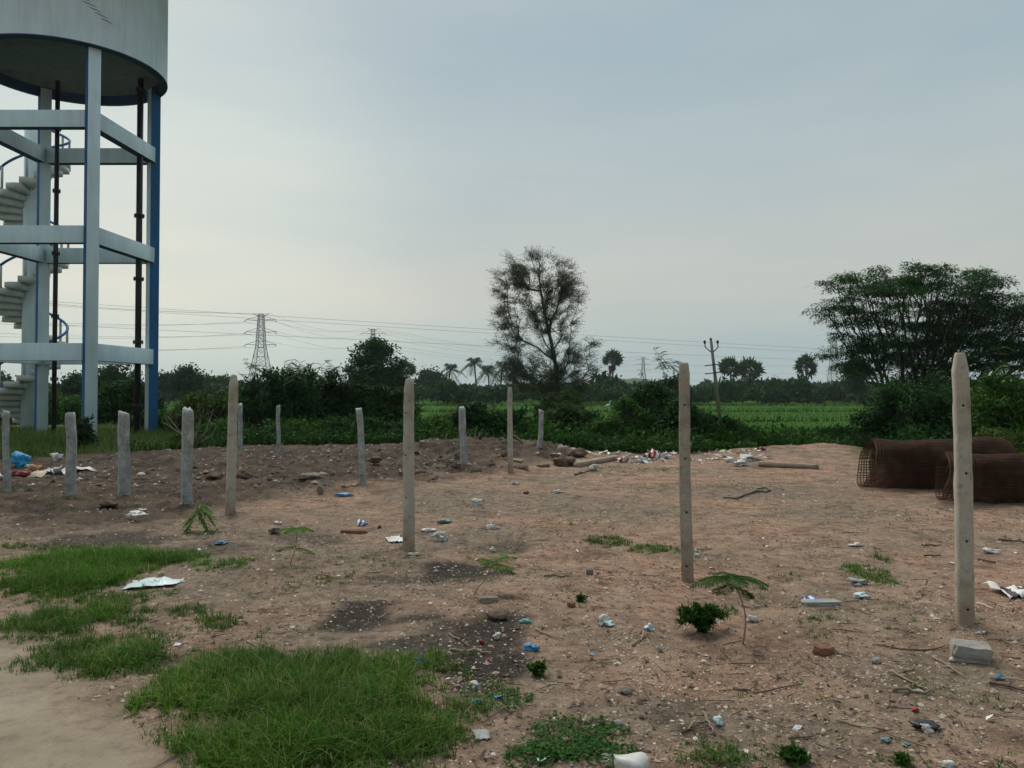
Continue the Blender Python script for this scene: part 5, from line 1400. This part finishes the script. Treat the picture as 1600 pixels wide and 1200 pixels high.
scr = grit('pale_rubble', 1500, .015, .06, 12.5, 22.0, M['grit'], 'pale stone chips in the dug-up soil', rng, lambda X, Y: (soil_mask(X, Y) > .4) & (X < 2.2) & (X > -9.5) & (Y < edge_y(X)), 1.0, 2.5)
grit('rubble', 11000, .012, .085, 12.5, 22.5, M['clod_bits'], 'dark broken clods over the dug-up soil', rng, lambda X, Y: (soil_mask(X, Y) > .5) & (X < 2.0) & (X > -9.5) & (Y < edge_y(X)), 1.0, 3.2)
GRV = [pell(*e) for e in ((1150, 1062, 190, 48), (1010, 908, 130, 24), (760, 935, 130, 30), (1560, 960, 120, 50), (960, 1000, 160, 40), (1300, 1050, 120, 30), (640, 1080, 120, 50))]
def grav(X, Y):
    n = fbm(X * 2.2, Y * 2.2, 111, 3); m = np.zeros(len(X), bool)
    for cx, cy, rx, ry in GRV: m |= (np.sqrt(((X - cx) / rx) ** 2 + ((Y - cy) / ry) ** 2) + n * .7) < .95
    return m & plot(X, Y)
M['pink_grit'] = m_island('pink_grit', [(0, (.20, .12, .085)), (.4, (.36, .22, .155)), (.8, (.50, .34, .25)), (1, (.56, .43, .34))])
grit('gravel_spread', 60000, .003, .012, 3.2, 8.2, M['pink_grit'], 'pinkish gravel washed into loose patches', rng, grav, 1.3, 2.2)
# flat scraps of paper and plastic
def scraps(n, y0, y1, smin, smax, flt, rng, power, mat, name, label):
    X, Y = scatter_world(n, 0, 0, y0, y1, rng, power); k = flt(X, Y); X, Y = X[k], Y[k]; m_ = len(X)
    s = smin + (smax - smin) * rng.random(m_) ** 3
    Dr = rdir(m_, rng) * [1, 1, .3]; Nn = rdir(m_, rng) * .5 + [0, 0, 1.]
    C = np.stack([X, Y, H(X, Y) + s * .12 + .002], 1)
    V, F = leaves(C, Dr, Nn, s, s * rng.uniform(.3, .9, m_)); g = Geo(); g.add(V, F)
    return tag(g.build(name, mat), label, kind='stuff')
litter_d = lambda X, Y: plot(X, Y) & (fbm(X * .7, Y * .7, 101, 3) + fbm(X * 3, Y * 3, 102, 2) * .4 > -.12)
scraps(1000, 3.2, 21, .008, .07, litter_d, rng, 1.2, M['scrap'], 'paper_scraps', 'tiny scraps of paper and plastic over the ground')
scraps(10000, 3.0, 14, .01, .05, litter_d, rng, 1.5, M['dry'], 'dry_leaves', 'dry leaf bits and straw over the ground')
scraps(600, 3.4, 7.0, .006, .035, lambda X, Y: char_mask(X, Y) > .35, rng, 1.0, M['scrap'], 'ash_scraps', 'pale bits of burnt rubbish among the cinders')
scraps(1500, 3.4, 7.0, .01, .06, lambda X, Y: char_mask(X, Y) > .3, rng, 1.0, M['dry'], 'ash_straw', 'scorched straw among the cinders')
scraps(6500, 16.8, 21, .04, .20, lambda X, Y: (np.abs(Y - (edge_y(X) - .8)) < .9 * (1 + fbm(X * 1.2, Y * .4, 131, 2))) & (X > 1.0) & (X < 6.4) & (fbm(X * 1.6, Y * 1.6, 132, 3) > -.15), rng, 1.0, M['scrap'], 'tip_scraps', 'pale refuse scraps strewn along the far edge')
# thin twigs
X, Y = scatter_world(2800, 0, 0, 3.1, 17, rng, 1.5); k = litter_d(X, Y); X, Y = X[k], Y[k]; n = len(X)
A = np.stack([X, Y, H(X, Y) + .006], 1); az = rng.uniform(0, 6.28, n); ln = .03 + .22 * rng.random(n) ** 3
B = A + np.stack([np.cos(az) * ln, np.sin(az) * ln, rng.uniform(0, .02, n)], 1)
g = Geo(); V, F = segs(A, B, .003, .0016, 4); g.add(V, F)
tag(g.build('twigs', M['wood_dark']), 'short dark twigs scattered on the ground', kind='stuff')

# ------------------------------------------------------------------ individual litter, stones, sticks
def ico(sub):
    bm = bmesh.new(); bmesh.ops.create_icosphere(bm, subdivisions=sub, radius=1.0)
    V = np.array([v.co[:] for v in bm.verts]); F = np.array([[v.index for v in f.verts] for f in bm.faces]); bm.free()
    return V, F
ICO = {2: ico(2), 3: ico(3)}
def n3(V, sc, seed):
    return vnoise(V[:, 0] * sc + V[:, 2] * sc * .7, V[:, 1] * sc - V[:, 2] * sc * .6, seed) + vnoise(V[:, 2] * sc * 1.1 + 5, V[:, 0] * sc * .8 - V[:, 1] * sc * .5, seed + 5)
def lump(name, label, cat, x, y, wpx, hpx, mat, seed, group=None, crump=.55, depth=.8, sub=3, facet=True, sink=.25, parts=None):
    """crumpled or rocky closed body lying on the ground; y is where it touches the ground"""
    b = G(x, y); Y = b[1]; w_ = wpx * Y / FPX / 2; h_ = max(hpx * Y / FPX / 2, .006)
    V, F = ICO[sub]; V = V.copy()
    if facet:      # folded plastic: ridged creases
        r = .45 + crump * (1.2 * n3(V, 1.5, seed) + 1.5 * (.5 - np.abs(n3(V, 2.6, seed + 11))) + .9 * (.4 - np.abs(n3(V, 5.5, seed + 23))))
    else: r = 1 + crump * (1.1 * n3(V, 1.7, seed) + .7 * n3(V, 4.1, seed + 11) + .35 * n3(V, 8.5, seed + 23))
    V = V * r[:, None] * np.array([w_, w_ * depth, h_])
    V[:, 2] += h_ * (1 - sink * .6); V[:, 2] = np.maximum(V[:, 2], -h_ * sink)
    a = np.random.default_rng(seed).uniform(-.4, .4); c, s = math.cos(a), math.sin(a)
    V[:, :2] = V[:, :2] @ np.array([[c, s], [-s, c]])
    g = Geo(); g.add(V, F); o = g.build(name, M[mat], None, b, smooth=not facet)
    return tag(o, label, cat, group)
def sheet(name, label, cat, x, y, wpx, dpx, mat, seed, lift=.25, rot=None, group=None, nx=14, ny=10, rag=.12):
    """a thin creased sheet lying on the ground; x, y its centre"""
    rng = np.random.default_rng(seed)
    b = G(x, y); Y = b[1]; w_ = wpx * Y / FPX; d_ = (P(x, y - dpx / 2)[1] - P(x, y + dpx / 2)[1])
    d_ = min(d_, w_ * 1.6)
    a = rng.uniform(-.5, .5) if rot is None else rot
    V = []
    for j in range(ny):
        for i in range(nx):
            u, v = i / (nx - 1) - .5, j / (ny - 1) - .5
            e = 1 + rag * float(vnoise(np.array(i * .9 + seed), np.array(j * .9), seed)) * 2
            V.append([u * w_ * e, v * d_ * e, 0])
    V = np.array(V)
    k = 5.0 / max(w_, .02)
    z = np.abs(fbm(V[:, 0] * k * .5, V[:, 1] * k * .5 + seed, seed, 3)) * lift * min(w_, d_ * 1.2)
    c, s = math.cos(a), math.sin(a); V[:, :2] = V[:, :2] @ np.array([[c, s], [-s, c]])
    V[:, 2] = z + H(V[:, 0] + b[0], V[:, 1] + b[1]) - b[2] + .006
    F = np.array([[j * nx + i, j * nx + i + 1, (j + 1) * nx + i + 1, (j + 1) * nx + i] for j in range(ny - 1) for i in range(nx - 1)])
    g = Geo(); g.add(V, F); o = g.build(name, M[mat], None, b)
    md = o.modifiers.new('thick', 'SOLIDIFY'); md.thickness = .002; md.offset = 0
    return tag(o, label, cat, group)
def stick(name, label, pts, rpx, mat='wood', group=None, fork=False, seed=0):
    W = [G(x, y) for x, y in pts]; b = W[0]; r = rpx * b[1] / FPX / 2
    rng = np.random.default_rng(seed + int(pts[0][0]))
    Q = []
    for i in range(len(W) - 1):
        for f in np.linspace(0, 1, 4, endpoint=False): Q.append(W[i] * (1 - f) + W[i + 1] * f)
    Q.append(W[-1]); Q = np.array(Q)
    Q[:, 2] = H(Q[:, 0], Q[:, 1]) + r * .9 + .004; Q[1:-1] += rng.normal(0, r * .5, (len(Q) - 2, 3))
    g = Geo(); V, F = tube(Q - b, np.linspace(r, r * .6, len(Q)), 7); g.add(V, F)
    if fork:
        m_ = Q[len(Q) // 2] - b; e = m_ + (Q[-1] - Q[0]) * .25 + np.array([.03, .06, .02]); V, F = tube([m_, e], [r * .6, r * .3], 6); g.add(V, F)
    o = g.build(name, M[mat], None, b, smooth=True); return tag(o, label, 'stick', group)
def block(name, label, cat, x, y, wpx, hpx, mat, seed, rotz=.3, depth=.7, tilt=0., parts=True):
    b = G(x, y); Y = b[1]; w_, h_ = wpx * Y / FPX, hpx * Y / FPX
    rng = np.random.default_rng(seed)
    bm = bmesh.new(); bmesh.ops.create_cube(bm, size=1.0)
    bmesh.ops.subdivide_edges(bm, edges=bm.edges[:], cuts=4, use_grid_fill=True)
    V = np.array([v.co[:] for v in bm.verts])
    d = np.stack([n3(V, 3.0, seed), n3(V, 3.0, seed + 1), n3(V, 3.0, seed + 2)], 1) * .09
    corner_ = np.sum(np.abs(V) > .49, 1) >= 2
    V = V + d; V[corner_] *= .955
    V *= np.array([w_, w_ * depth, h_])
    for v, c in zip(bm.verts, V): v.co = c
    me = bpy.data.meshes.new(name); bm.to_mesh(me); bm.free(); me.materials.append(M[mat])
    o = link(name, me, None, (b[0], b[1], b[2] + h_ * .42)); o.rotation_euler = (tilt, tilt * .5, rotz)
    return tag(o, label, cat)

# blue tarpaulin heap with cloths, at the left edge
lump('tarpaulin', 'bright blue crumpled tarpaulin heap behind the leftmost stone post', 'tarpaulin', 34, 733, 40, 30, 'tarp', 301, crump=.6)
lump('rag', 'maroon rag under the blue tarpaulin, nearest the ground', 'rag', 26, 748, 44, 14, 'maroon', 302, crump=.5)
lump('rag', 'orange and brown rag at the foot of the blue tarpaulin', 'rag', 56, 737, 20, 12, 'orange', 303)
lump('rag', 'cream rag tucked under the blue tarpaulin', 'rag', 46, 732, 16, 8, 'cream', 304)
lump('rag', 'dark red rag in front of the orange rag', 'rag', 38, 744, 24, 9, 'red', 305)
sheet('paper', 'white paper sheet at the left edge behind the leftmost post', 'paper', 4, 744, 16, 10, 'white', 306, .5)
sheet('paper', 'pale paper strip beside the cloth heap', 'paper', 60, 740, 22, 5, 'cream', 307)
lump('plastic_sack', 'white crumpled sack standing between the tarpaulin and the next stone post', 'sack', 88, 721, 18, 15, 'white', 308, crump=.6)
sheet('plastic_sheet', 'white plastic sheet lying behind the second stone post', 'sheet', 105, 740, 48, 8, 'white', 309, .35)
sheet('paper', 'pale paper above the white plastic sheet', 'paper', 86, 732, 14, 4, 'offwhite', 310)
block('stone_slab', 'flat pale stone slab beside the second stone post', 'stone', 134, 736, 22, 6, 'block_grey', 311, .1)
lump('rag', 'small red and white rag by the second stone post foot', 'rag', 124, 751, 10, 6, 'striped_red', 312)
for i, (x, y, w_, h_, m_, lab) in enumerate((
    (214, 808, 26, 10, 'white', 'white crumpled plastic bag, biggest one before the stone posts'), (223, 799, 11, 4, 'white', 'small white box scrap above the biggest white bag'),
    (436, 819, 12, 5, 'white', 'white bag scrap beside the flat-topped sapling'), (428, 833, 22, 8, 'wood_dark', 'dark charred log piece left of the flat-topped sapling'),
    (567, 822, 18, 9, 'striped_blue', 'blue and white striped plastic packet'), (593, 826, 9, 8, 'red', 'small red packet near the striped packet'),
    (687, 844, 30, 14, 'offwhite', 'crumpled grey-white bag right of the two-toned post'), (669, 831, 20, 6, 'white', 'white torn wrapper above the crumpled grey-white bag'),
    (770, 862, 8, 8, 'white', 'small white ball of paper mid plot'), (768, 826, 20, 7, 'offwhite', 'pale crumpled wrapper on the greyish ground'), (697, 817, 24, 7, 'teal', 'teal plastic scrap behind the two-toned post'),
    (648, 868, 16, 5, 'offwhite', 'flat pale wrapper in front of the two-toned post'), (941, 976, 20, 17, 'white', 'torn white and blue bag in the open, near plot centre'), (952, 978, 18, 8, 'paleblue', 'pale blue part-clear bag lying against the torn bag'),
    (1015, 984, 16, 9, 'paleblue', 'clear crumpled plastic between torn bag and herb'), (1030, 1018, 11, 9, 'grey', 'grey-blue scrap of foil below the clear plastic'), (832, 1016, 28, 10, 'blue', 'blue crumpled plastic bag, brightest on the blackened ground'),
    (820, 973, 20, 5, 'teal', 'flat teal bag scrap above the blue bag'), (1175, 972, 16, 10, 'offwhite', 'crumpled white paper right of the umbrella-leaved sapling'), (1088, 870, 10, 8, 'paleblue', 'blue-white wrapper just beside the pitted post'),
    (1342, 913, 34, 9, 'grey', 'clear grey plastic lump beside the small tuft'), (1342, 934, 24, 8, 'paleblue', 'pale blue plastic lump below the grey one'), (1552, 864, 26, 8, 'white', 'white bag right of the nearest post'),
    (1502, 834, 18, 4, 'white', 'small white bag left of the mesh-roll ground'), (1338, 853, 26, 4, 'offwhite', 'flat pale bag in the open, mid right'), (1490, 881, 16, 3, 'white', 'thin white strip touching the nearest post'),
    (1533, 990, 14, 5, 'white', 'white scrap at the foot of the nearest post'), (1488, 1034, 12, 8, 'white', 'white crumpled paper beside the broken block'), (1440, 1140, 42, 14, 'black', 'black crumpled rag in the lower corner'),
    (1448, 1144, 20, 15, 'white', 'white torn paper lying on the black rag'), (1432, 1112, 14, 7, 'red', 'small red scrap above the black rag'), (1385, 1160, 16, 9, 'teal', 'teal plastic bit left of the black rag'), (1415, 1166, 16, 7, 'teal', 'paler teal plastic bit below the black rag'),
    (1560, 1062, 14, 9, 'blue', 'bright blue plastic at a stick end, picture edge'), (1480, 1200, 18, 12, 'white', 'white paper at the bottom below the black rag'), (1124, 1132, 18, 15, 'paleblue', 'crumpled foil by the crossed twigs'),
    (655, 1036, 26, 8, 'blue', 'dark blue bag in the blackened litter beyond the grass'), (745, 1074, 16, 9, 'offwhite', 'white wisp beside the grass patch, right side'), (776, 998, 12, 10, 'white', 'white shred at the blackened litter edge'), (752, 1007, 9, 8, 'red', 'small red bit left of the white shred'), (762, 1037, 10, 8, 'red', 'second red bit below the white shred'),
    (748, 1100, 18, 8, 'blue', 'blue plastic bit right of the grass patch'), (778, 1092, 12, 6, 'blue', 'dark blue bit touching the broad-leaved weeds'), (1102, 1037, 14, 6, 'cream', 'cream shell-like bit below the sapling'), (347, 850, 18, 5, 'blue', 'faded blue wrapper near the bright grass'),
    (538, 776, 26, 6, 'blue', 'dark blue cloth scrap below the leaning stone post'), (1190, 706, 16, 9, 'red', 'red cloth caught on the refuse crest'), (1018, 716, 26, 14, 'striped_red', 'red and white bundle on top of the refuse heap'), (975, 722, 22, 10, 'striped_red', 'small red and white bag at the heap foot'),
    (1002, 722, 14, 8, 'paleblue', 'pale blue bag at the refuse heap foot'), (1040, 716, 18, 9, 'white', 'white bag beside the red and white bundle'), (1155, 728, 30, 9, 'white', 'bright white bag at the near side of the refuse heap'), (1168, 720, 44, 9, 'offwhite', 'long pale sheet bundle along the refuse crest'), (1140, 722, 16, 8, 'white', 'white bag left of the bright white one'),
    (905, 727, 20, 8, 'teal', 'teal netting bundle at the end of the concrete beam'), (928, 735, 14, 11, 'offwhite', 'grey-white crumpled bag by the concrete beam'), (872, 770, 12, 5, 'white', 'white scrap with dark mark, centre ground'), (822, 772, 10, 5, 'red', 'small red scrap past the thin far post'),
    (745, 789, 14, 9, 'offwhite', 'crumpled paper on the greyish ground mid plot'), (803, 758, 16, 6, 'offwhite', 'pale scrap in front of the thin far post'), (920, 1178, 1, 1, 'white', None))):
    if lab: lump('litter_piece', lab, 'litter', x, y, w_, h_, m_, 400 + i, 'litter on the plot', crump=.7, depth=.7)
sheet('board', 'pale blue-white board lying flat beside the bright grass', 'board', 240, 913, 78, 14, 'paleblue', 501, .10, .12, rag=.05)
lump('litter_piece', 'tan curled cardboard bit behind the pale board', 'litter', 252, 899, 12, 8, 'cream', 502, 'litter on the plot')
sheet('paper', 'white wrapper piece left of the two-toned post foot', 'paper', 617, 846, 24, 9, 'white', 503, .4, .4)
block('red_plank', 'reddish broken plank lying behind the striped packet', 'plank', 553, 833, 40, 6, 'brick_red', 504, -.1, .35)
sheet('cloth', 'white cloth with dark stripes lying at the right edge', 'cloth', 1585, 927, 62, 16, 'striped_dark', 505, .35, .1)
block('dark_slab', 'grey-green slab lying flat with a leaflet on it', 'slab', 1283, 944, 58, 6, 'grey', 506, .08, .35)
sheet('leaflet', 'blue and white leaflet lying on the grey-green slab', 'leaflet', 1268, 938, 22, 8, 'striped_blue', 507, .2)
block('broken_block', 'broken concrete block in front of the nearest post', 'block', 1517, 1029, 50, 26, 'block_grey', 508, -.35, .8, .06)
block('wood_chip', 'pale splintered wood standing against the broken block', 'wood', 1491, 1028, 11, 24, 'cream', 509, .2, .4, .15)
block('brick_bit', 'red-brown half brick beside a thin wire', 'brick', 1287, 1022, 26, 13, 'brick_red', 510, .4, .7)
block('flat_stone', 'flat grey stone near the yellow-green leaning sapling', 'stone', 762, 941, 30, 10, 'rubble_stone', 511, .2, .7)
lump('earth_clod', 'dark earth clod below the flat grey stone', 'clod', 776, 966, 28, 10, 'clod', 512, crump=.4, facet=False)
lump('stone', 'upright reddish stone left of the pitted post', 'stone', 921, 898, 11, 10, 'rubble_stone', 513, crump=.35, facet=False)
lump('stone', 'brown stone in the centre, above the torn white bag', 'stone', 893, 948, 14, 8, 'brick_red', 514, crump=.35, facet=False)
lump('stone', 'pair of pale stones, low centre', 'stone', 975, 1083, 20, 9, 'rubble_stone', 515, crump=.5, facet=False)
lump('stone', 'grey roundish stone at the creeping weeds, low centre', 'stone', 966, 1134, 14, 9, 'block_grey', 516, crump=.35, facet=False)
lump('stone', 'small dark stone below the nearest post, beside twigs', 'stone', 1370, 1036, 18, 9, 'block_grey', 517, crump=.35, facet=False)
sheet('tile_piece', 'grey broken tile beside the long dark grass', 'tile', 752, 1149, 24, 14, 'grey', 518, .1, .2, rag=.2)
sheet('paper', 'flat pale stone-like paper above the dark grass', 'paper', 557, 1053, 22, 5, 'offwhite', 519, .1)
# rubble on the dug soil
for i, (x, y, w_, h_, m_, lab) in enumerate(((380, 748, 22, 15, 'clod', 'round dark clod right of the tall concrete post'), (334, 747, 26, 8, 'clod', 'low dark clod left of the tall concrete post'), (485, 748, 40, 10, 'rubble_stone', 'wide pale-topped slab of earth on the dug soil'),
    (500, 772, 10, 16, 'rubble_stone', 'small upright stone stump in the dug soil'), (519, 746, 10, 12, 'rubble_stone', 'pointed stone standing above the stump'), (585, 722, 26, 9, 'clod', 'flat clod by the leaning stone post'), (880, 728, 36, 16, 'clod', 'big brown boulder of earth at the rubble end'),
    (900, 716, 30, 16, 'clod', 'dark clod above the big brown boulder'), (775, 722, 24, 12, 'brick_red', 'rust-red chunk in the rubble beside the far concrete post'), (650, 742, 30, 9, 'clod', 'dark clod behind the two-toned post'), (690, 735, 34, 10, 'clod', 'dark lumpy clod left of the knobbly post'),
    (440, 742, 22, 8, 'clod', 'dark clod between the tall concrete post and the pale slab'), (470, 722, 14, 7, 'rubble_stone', 'pale stone on the dug soil below the slim far post'), (170, 790, 28, 8, 'clod', 'dark clod between two of the left stone posts'), (220, 744, 12, 6, 'offwhite', 'pale lump behind the bright-edged stone post'))):
    lump('rubble_piece', lab, 'rubble', x, y, w_, h_, m_, 600 + i, 'rubble on the dug soil', crump=.45, facet=False)
for i, (x, y, w_, h_, m_, lab) in enumerate((
    (708, 730, 22, 6, 'clod', 'dark broken slab fragment just left of the knobbly stone post'), (744, 736, 18, 5, 'rubble_stone', 'pale flat fragment at the foot between knobbly and far posts'), (752, 722, 20, 6, 'clod', 'dark tilted fragment left of the rust-red chunk'),
    (768, 738, 14, 5, 'rubble_stone', 'pale chip against the far concrete post foot'), (784, 714, 18, 6, 'clod', 'dark fragment on the crest behind the far concrete post'), (808, 722, 20, 5, 'wood', 'pale splinter of wood just right of the far concrete post'),
    (814, 732, 22, 5, 'wood', 'long pale wood splinter low in the rubble'), (826, 716, 16, 5, 'rubble_stone', 'pale fragment high in the rubble before the tilted stone post'), (832, 728, 18, 6, 'rubble_stone', 'grey fragment below the tilted stone post'),
    (848, 732, 20, 6, 'clod', 'dark fragment at the rubble toe, left of the brown boulder'), (852, 724, 16, 5, 'wood', 'short brown wood bit beside the tilted stone post'), (864, 716, 20, 8, 'clod', 'dark lumpy fragment right of the tilted stone post'))):
    block('rubble_chip', lab, 'rubble', x, y, w_, h_, m_, 630 + i, random.uniform(-.8, .8), .5, random.uniform(-.4, .4))['group'] = 'rubble chips'
# fallen concrete beams
def beam_lying(label, x0, y0, x1, y1, th, seed):
    a, b = G(x0, y0), G(x1, y1); d = b - a; ln = np.linalg.norm(d)
    g = Geo(); r = th * a[1] / FPX
    R = np.stack([unit(d), unit(np.cross([0, 0, 1.0], d)), [0, 0, 1.]], 1)
    rng = np.random.default_rng(seed)
    xs_ = np.linspace(0, ln, 9); V = []
    for x in xs_:
        for yy, zz in ((-.5, 0), (.5, 0), (.5, 1), (-.5, 1)): V.append(np.array([x, yy * r * 1.4, zz * r]) + rng.normal(0, .006, 3))
    V = np.array(V) @ R.T
    F = [[i * 4 + k, i * 4 + (k + 1) % 4, i * 4 + 4 + (k + 1) % 4, i * 4 + 4 + k] for i in range(8) for k in range(4)] + [[3, 2, 1, 0], [32, 33, 34, 35]]
    g.add(V, np.array(F)); o = g.build('fallen_post', M['concrete'], None, a); return tag(o, label, 'post')
beam_lying('concrete post lying flat before the refuse crest', 1186, 728, 1278, 733, 7, 1)
beam_lying('short concrete post lying at the rubble end', 902, 731, 962, 719, 8, 2)
# wire loop
W = [G(x, y) for x, y in ((1130, 779), (1150, 781), (1168, 774), (1182, 769), (1196, 771), (1204, 768), (1196, 764), (1182, 766), (1186, 771))]
W = np.array(W); W[:, 2] += .02; g = Geo(); V, F = tube(W - W[0], .012, 6); g.add(V, F)
tag(g.build('black_hose', M['black'], None, W[0], smooth=True), 'thin black looped hose lying right of the pitted post', 'hose')
for i, (pts, r, m_, lab) in enumerate((
    (((1146, 1078), (1184, 1084), (1255, 1071)), 3.0, 'wood_dark', 'long thin dark stick left of the rag, upper one'), (((1232, 1156), (1270, 1152), (1300, 1143)), 2.5, 'wood_dark', 'short dark stick at the bottom, level with the rag'), (((1306, 1127), (1340, 1136), (1376, 1142)), 3.2, 'wood', 'curved brown stick pointing at the rag'),
    (((1388, 1052), (1420, 1066), (1452, 1082)), 4.0, 'wood', 'pale-ended stick sloping across the small weed'), (((1396, 1082), (1425, 1083), (1460, 1086)), 6.0, 'bark_pale', 'thick grey stick lying by the small weed'), (((1484, 1098), (1492, 1112), (1512, 1120), (1534, 1122)), 3.0, 'wood', 'hooked thin twig right of the small weed'),
    (((1548, 1062), (1575, 1064), (1600, 1067)), 4.0, 'wood', 'straight stick with the blue plastic on its end'), (((1546, 1070), (1575, 1076), (1604, 1084)), 5.0, 'wood_dark', 'dark branch below the straight stick, picture edge'), (((1548, 1117), (1575, 1121), (1604, 1124)), 3.0, 'wood', 'thin branch at the picture edge, lower one'), (((1562, 1110), (1585, 1106), (1606, 1098)), 3.0, 'wood', 'short branch rising to the picture edge'),
    (((1370, 1009), (1420, 1017), (1470, 1014), (1495, 1003)), 2.5, 'wood_dark', 'long dark wire-like twig below the nearest post'), (((1456, 1028), (1478, 1040), (1508, 1062)), 3.2, 'wood', 'brown stick slanting away from the broken block'), (((1298, 1012), (1312, 1024), (1330, 1028)), 2.5, 'wood_dark', 'thin twig against the half brick'),
    (((1064, 1146), (1084, 1134), (1112, 1124)), 3.5, 'wood', 'bent twig with a broken end, at the foil'), (((1098, 1116), (1108, 1134), (1116, 1150)), 5.0, 'bark_pale', 'short pale stick crossing the bent twig'), (((836, 985), (862, 996), (882, 1001)), 3.0, 'wood', 'brown twig above the blue bag'), (((988, 1011), (1002, 1002), (1006, 988)), 3.5, 'wood', 'forked twig below the clear plastic'),
    (((1145, 1074), (1178, 1084), (1196, 1082)), 2.5, 'wood', 'fine twig by the dark stick'), (((702, 992), (718, 1002), (734, 1012)), 3.0, 'bark_pale', 'pale thin stick in the blackened litter'), (((704, 1017), (740, 1019), (768, 1022)), 4.0, 'wood', 'longer brown stick in the blackened litter'), (((1158, 947), (1180, 950), (1198, 948)), 4.0, 'wood', 'straight brown stick behind the umbrella-leaved sapling'),
    (((850, 902), (870, 902), (890, 902)), 3.0, 'wood_dark', 'dark straight twig mid plot, right of the sapling'), (((1440, 853), (1456, 853), (1470, 854)), 3.0, 'wood_dark', 'dark short twig left of the nearest post'), (((1444, 870), (1458, 870), (1470, 870)), 3.0, 'wood_dark', 'second dark twig left of the nearest post'), (((1560, 845), (1580, 847), (1604, 850)), 4.0, 'wood_dark', 'dark branch right of the nearest post'),
    (((1528, 876), (1542, 878), (1556, 882)), 3.5, 'wood_dark', 'dark twig beside the white bag near the edge'), (((1528, 944), (1540, 948), (1552, 953)), 2.5, 'cream', 'pale reed by the foot of the nearest post'), (((898, 743), (915, 738), (930, 737)), 3.0, 'wood_dark', 'thin dark twig before the lying short post'), (((534, 762), (548, 761), (562, 759)), 4.0, 'wood', 'brown root at the foot of the leaning stone post'))):
    stick('stick', lab, pts, r, m_, 'sticks on the plot', fork=i in (7, 16), seed=i)
# cut sack rim at the very bottom
rng = np.random.default_rng(77)
sb = G(985, 1212); R_ = .085
V = []
na, nh = 28, 9
for j in range(nh):
    for i in range(na):
        a = 2 * math.pi * i / na; f = j / (nh - 1)
        r = R_ * (.82 + .25 * math.sin(f * 2.2)) * (1 + .07 * math.sin(3 * a + f * 3) + .04 * rng.normal() * .5)
        r *= 1 + .16 * float(vnoise(np.array(i * .45), np.array(j * .9), 5)) + .08 * float(vnoise(np.array(i * 1.3), np.array(j * 1.7), 6))
        V.append([r * math.cos(a) * .78, r * math.sin(a) * .6, .085 * f + .012 * math.sin(2 * a + 1) * f - .01])
F = [[j * na + i, j * na + (i + 1) % na, (j + 1) * na + (i + 1) % na, (j + 1) * na + i] for j in range(nh - 1) for i in range(na)]
top = list(np.mean(np.array(V[-na:]), 0) + np.array([0, 0, -.006])); V.append(top)
g = Geo(); g.add(V, [np.array(F), np.array([[(nh - 1) * na + i, (nh - 1) * na + (i + 1) % na, len(V) - 1] for i in range(na)])])
sroot = empty('sack', sb, 'white woven sack with frayed threads, cut off by the bottom edge', 'sack')
g.build('body', M['white'], sroot, smooth=True)
for k in range(7):
    a0 = np.array([-R_ * .9, -.02 + .01 * k * .5, .05 + .005 * k]); e = a0 + np.array([-.03 - .02 * rng.random(), rng.normal(0, .02), rng.normal(.01, .015)])
    g = Geo(); V, F = tube([a0, (a0 + e) / 2 + [0, 0, .008], e], .0012, 4); g.add(V, F); g.build('thread', M['white'], sroot)

# ------------------------------------------------------------------ air
g = Geo(); V, F = box((0, 650, 29), (7000, 5400, 62)); g.add(V, F)
hm = bpy.data.materials.new('haze'); hm.use_nodes = True; t = hm.node_tree; t.nodes.clear()
ho = t.nodes.new('ShaderNodeOutputMaterial'); hv = t.nodes.new('ShaderNodeVolumePrincipled')
hv.inputs['Color'].default_value = (.80, .88, .92, 1); hv.inputs['Density'].default_value = 0.00022; hv.inputs['Anisotropy'].default_value = 0.2
t.links.new(hv.outputs[0], ho.inputs['Volume'])
tag(g.build('haze', hm), kind='stuff')
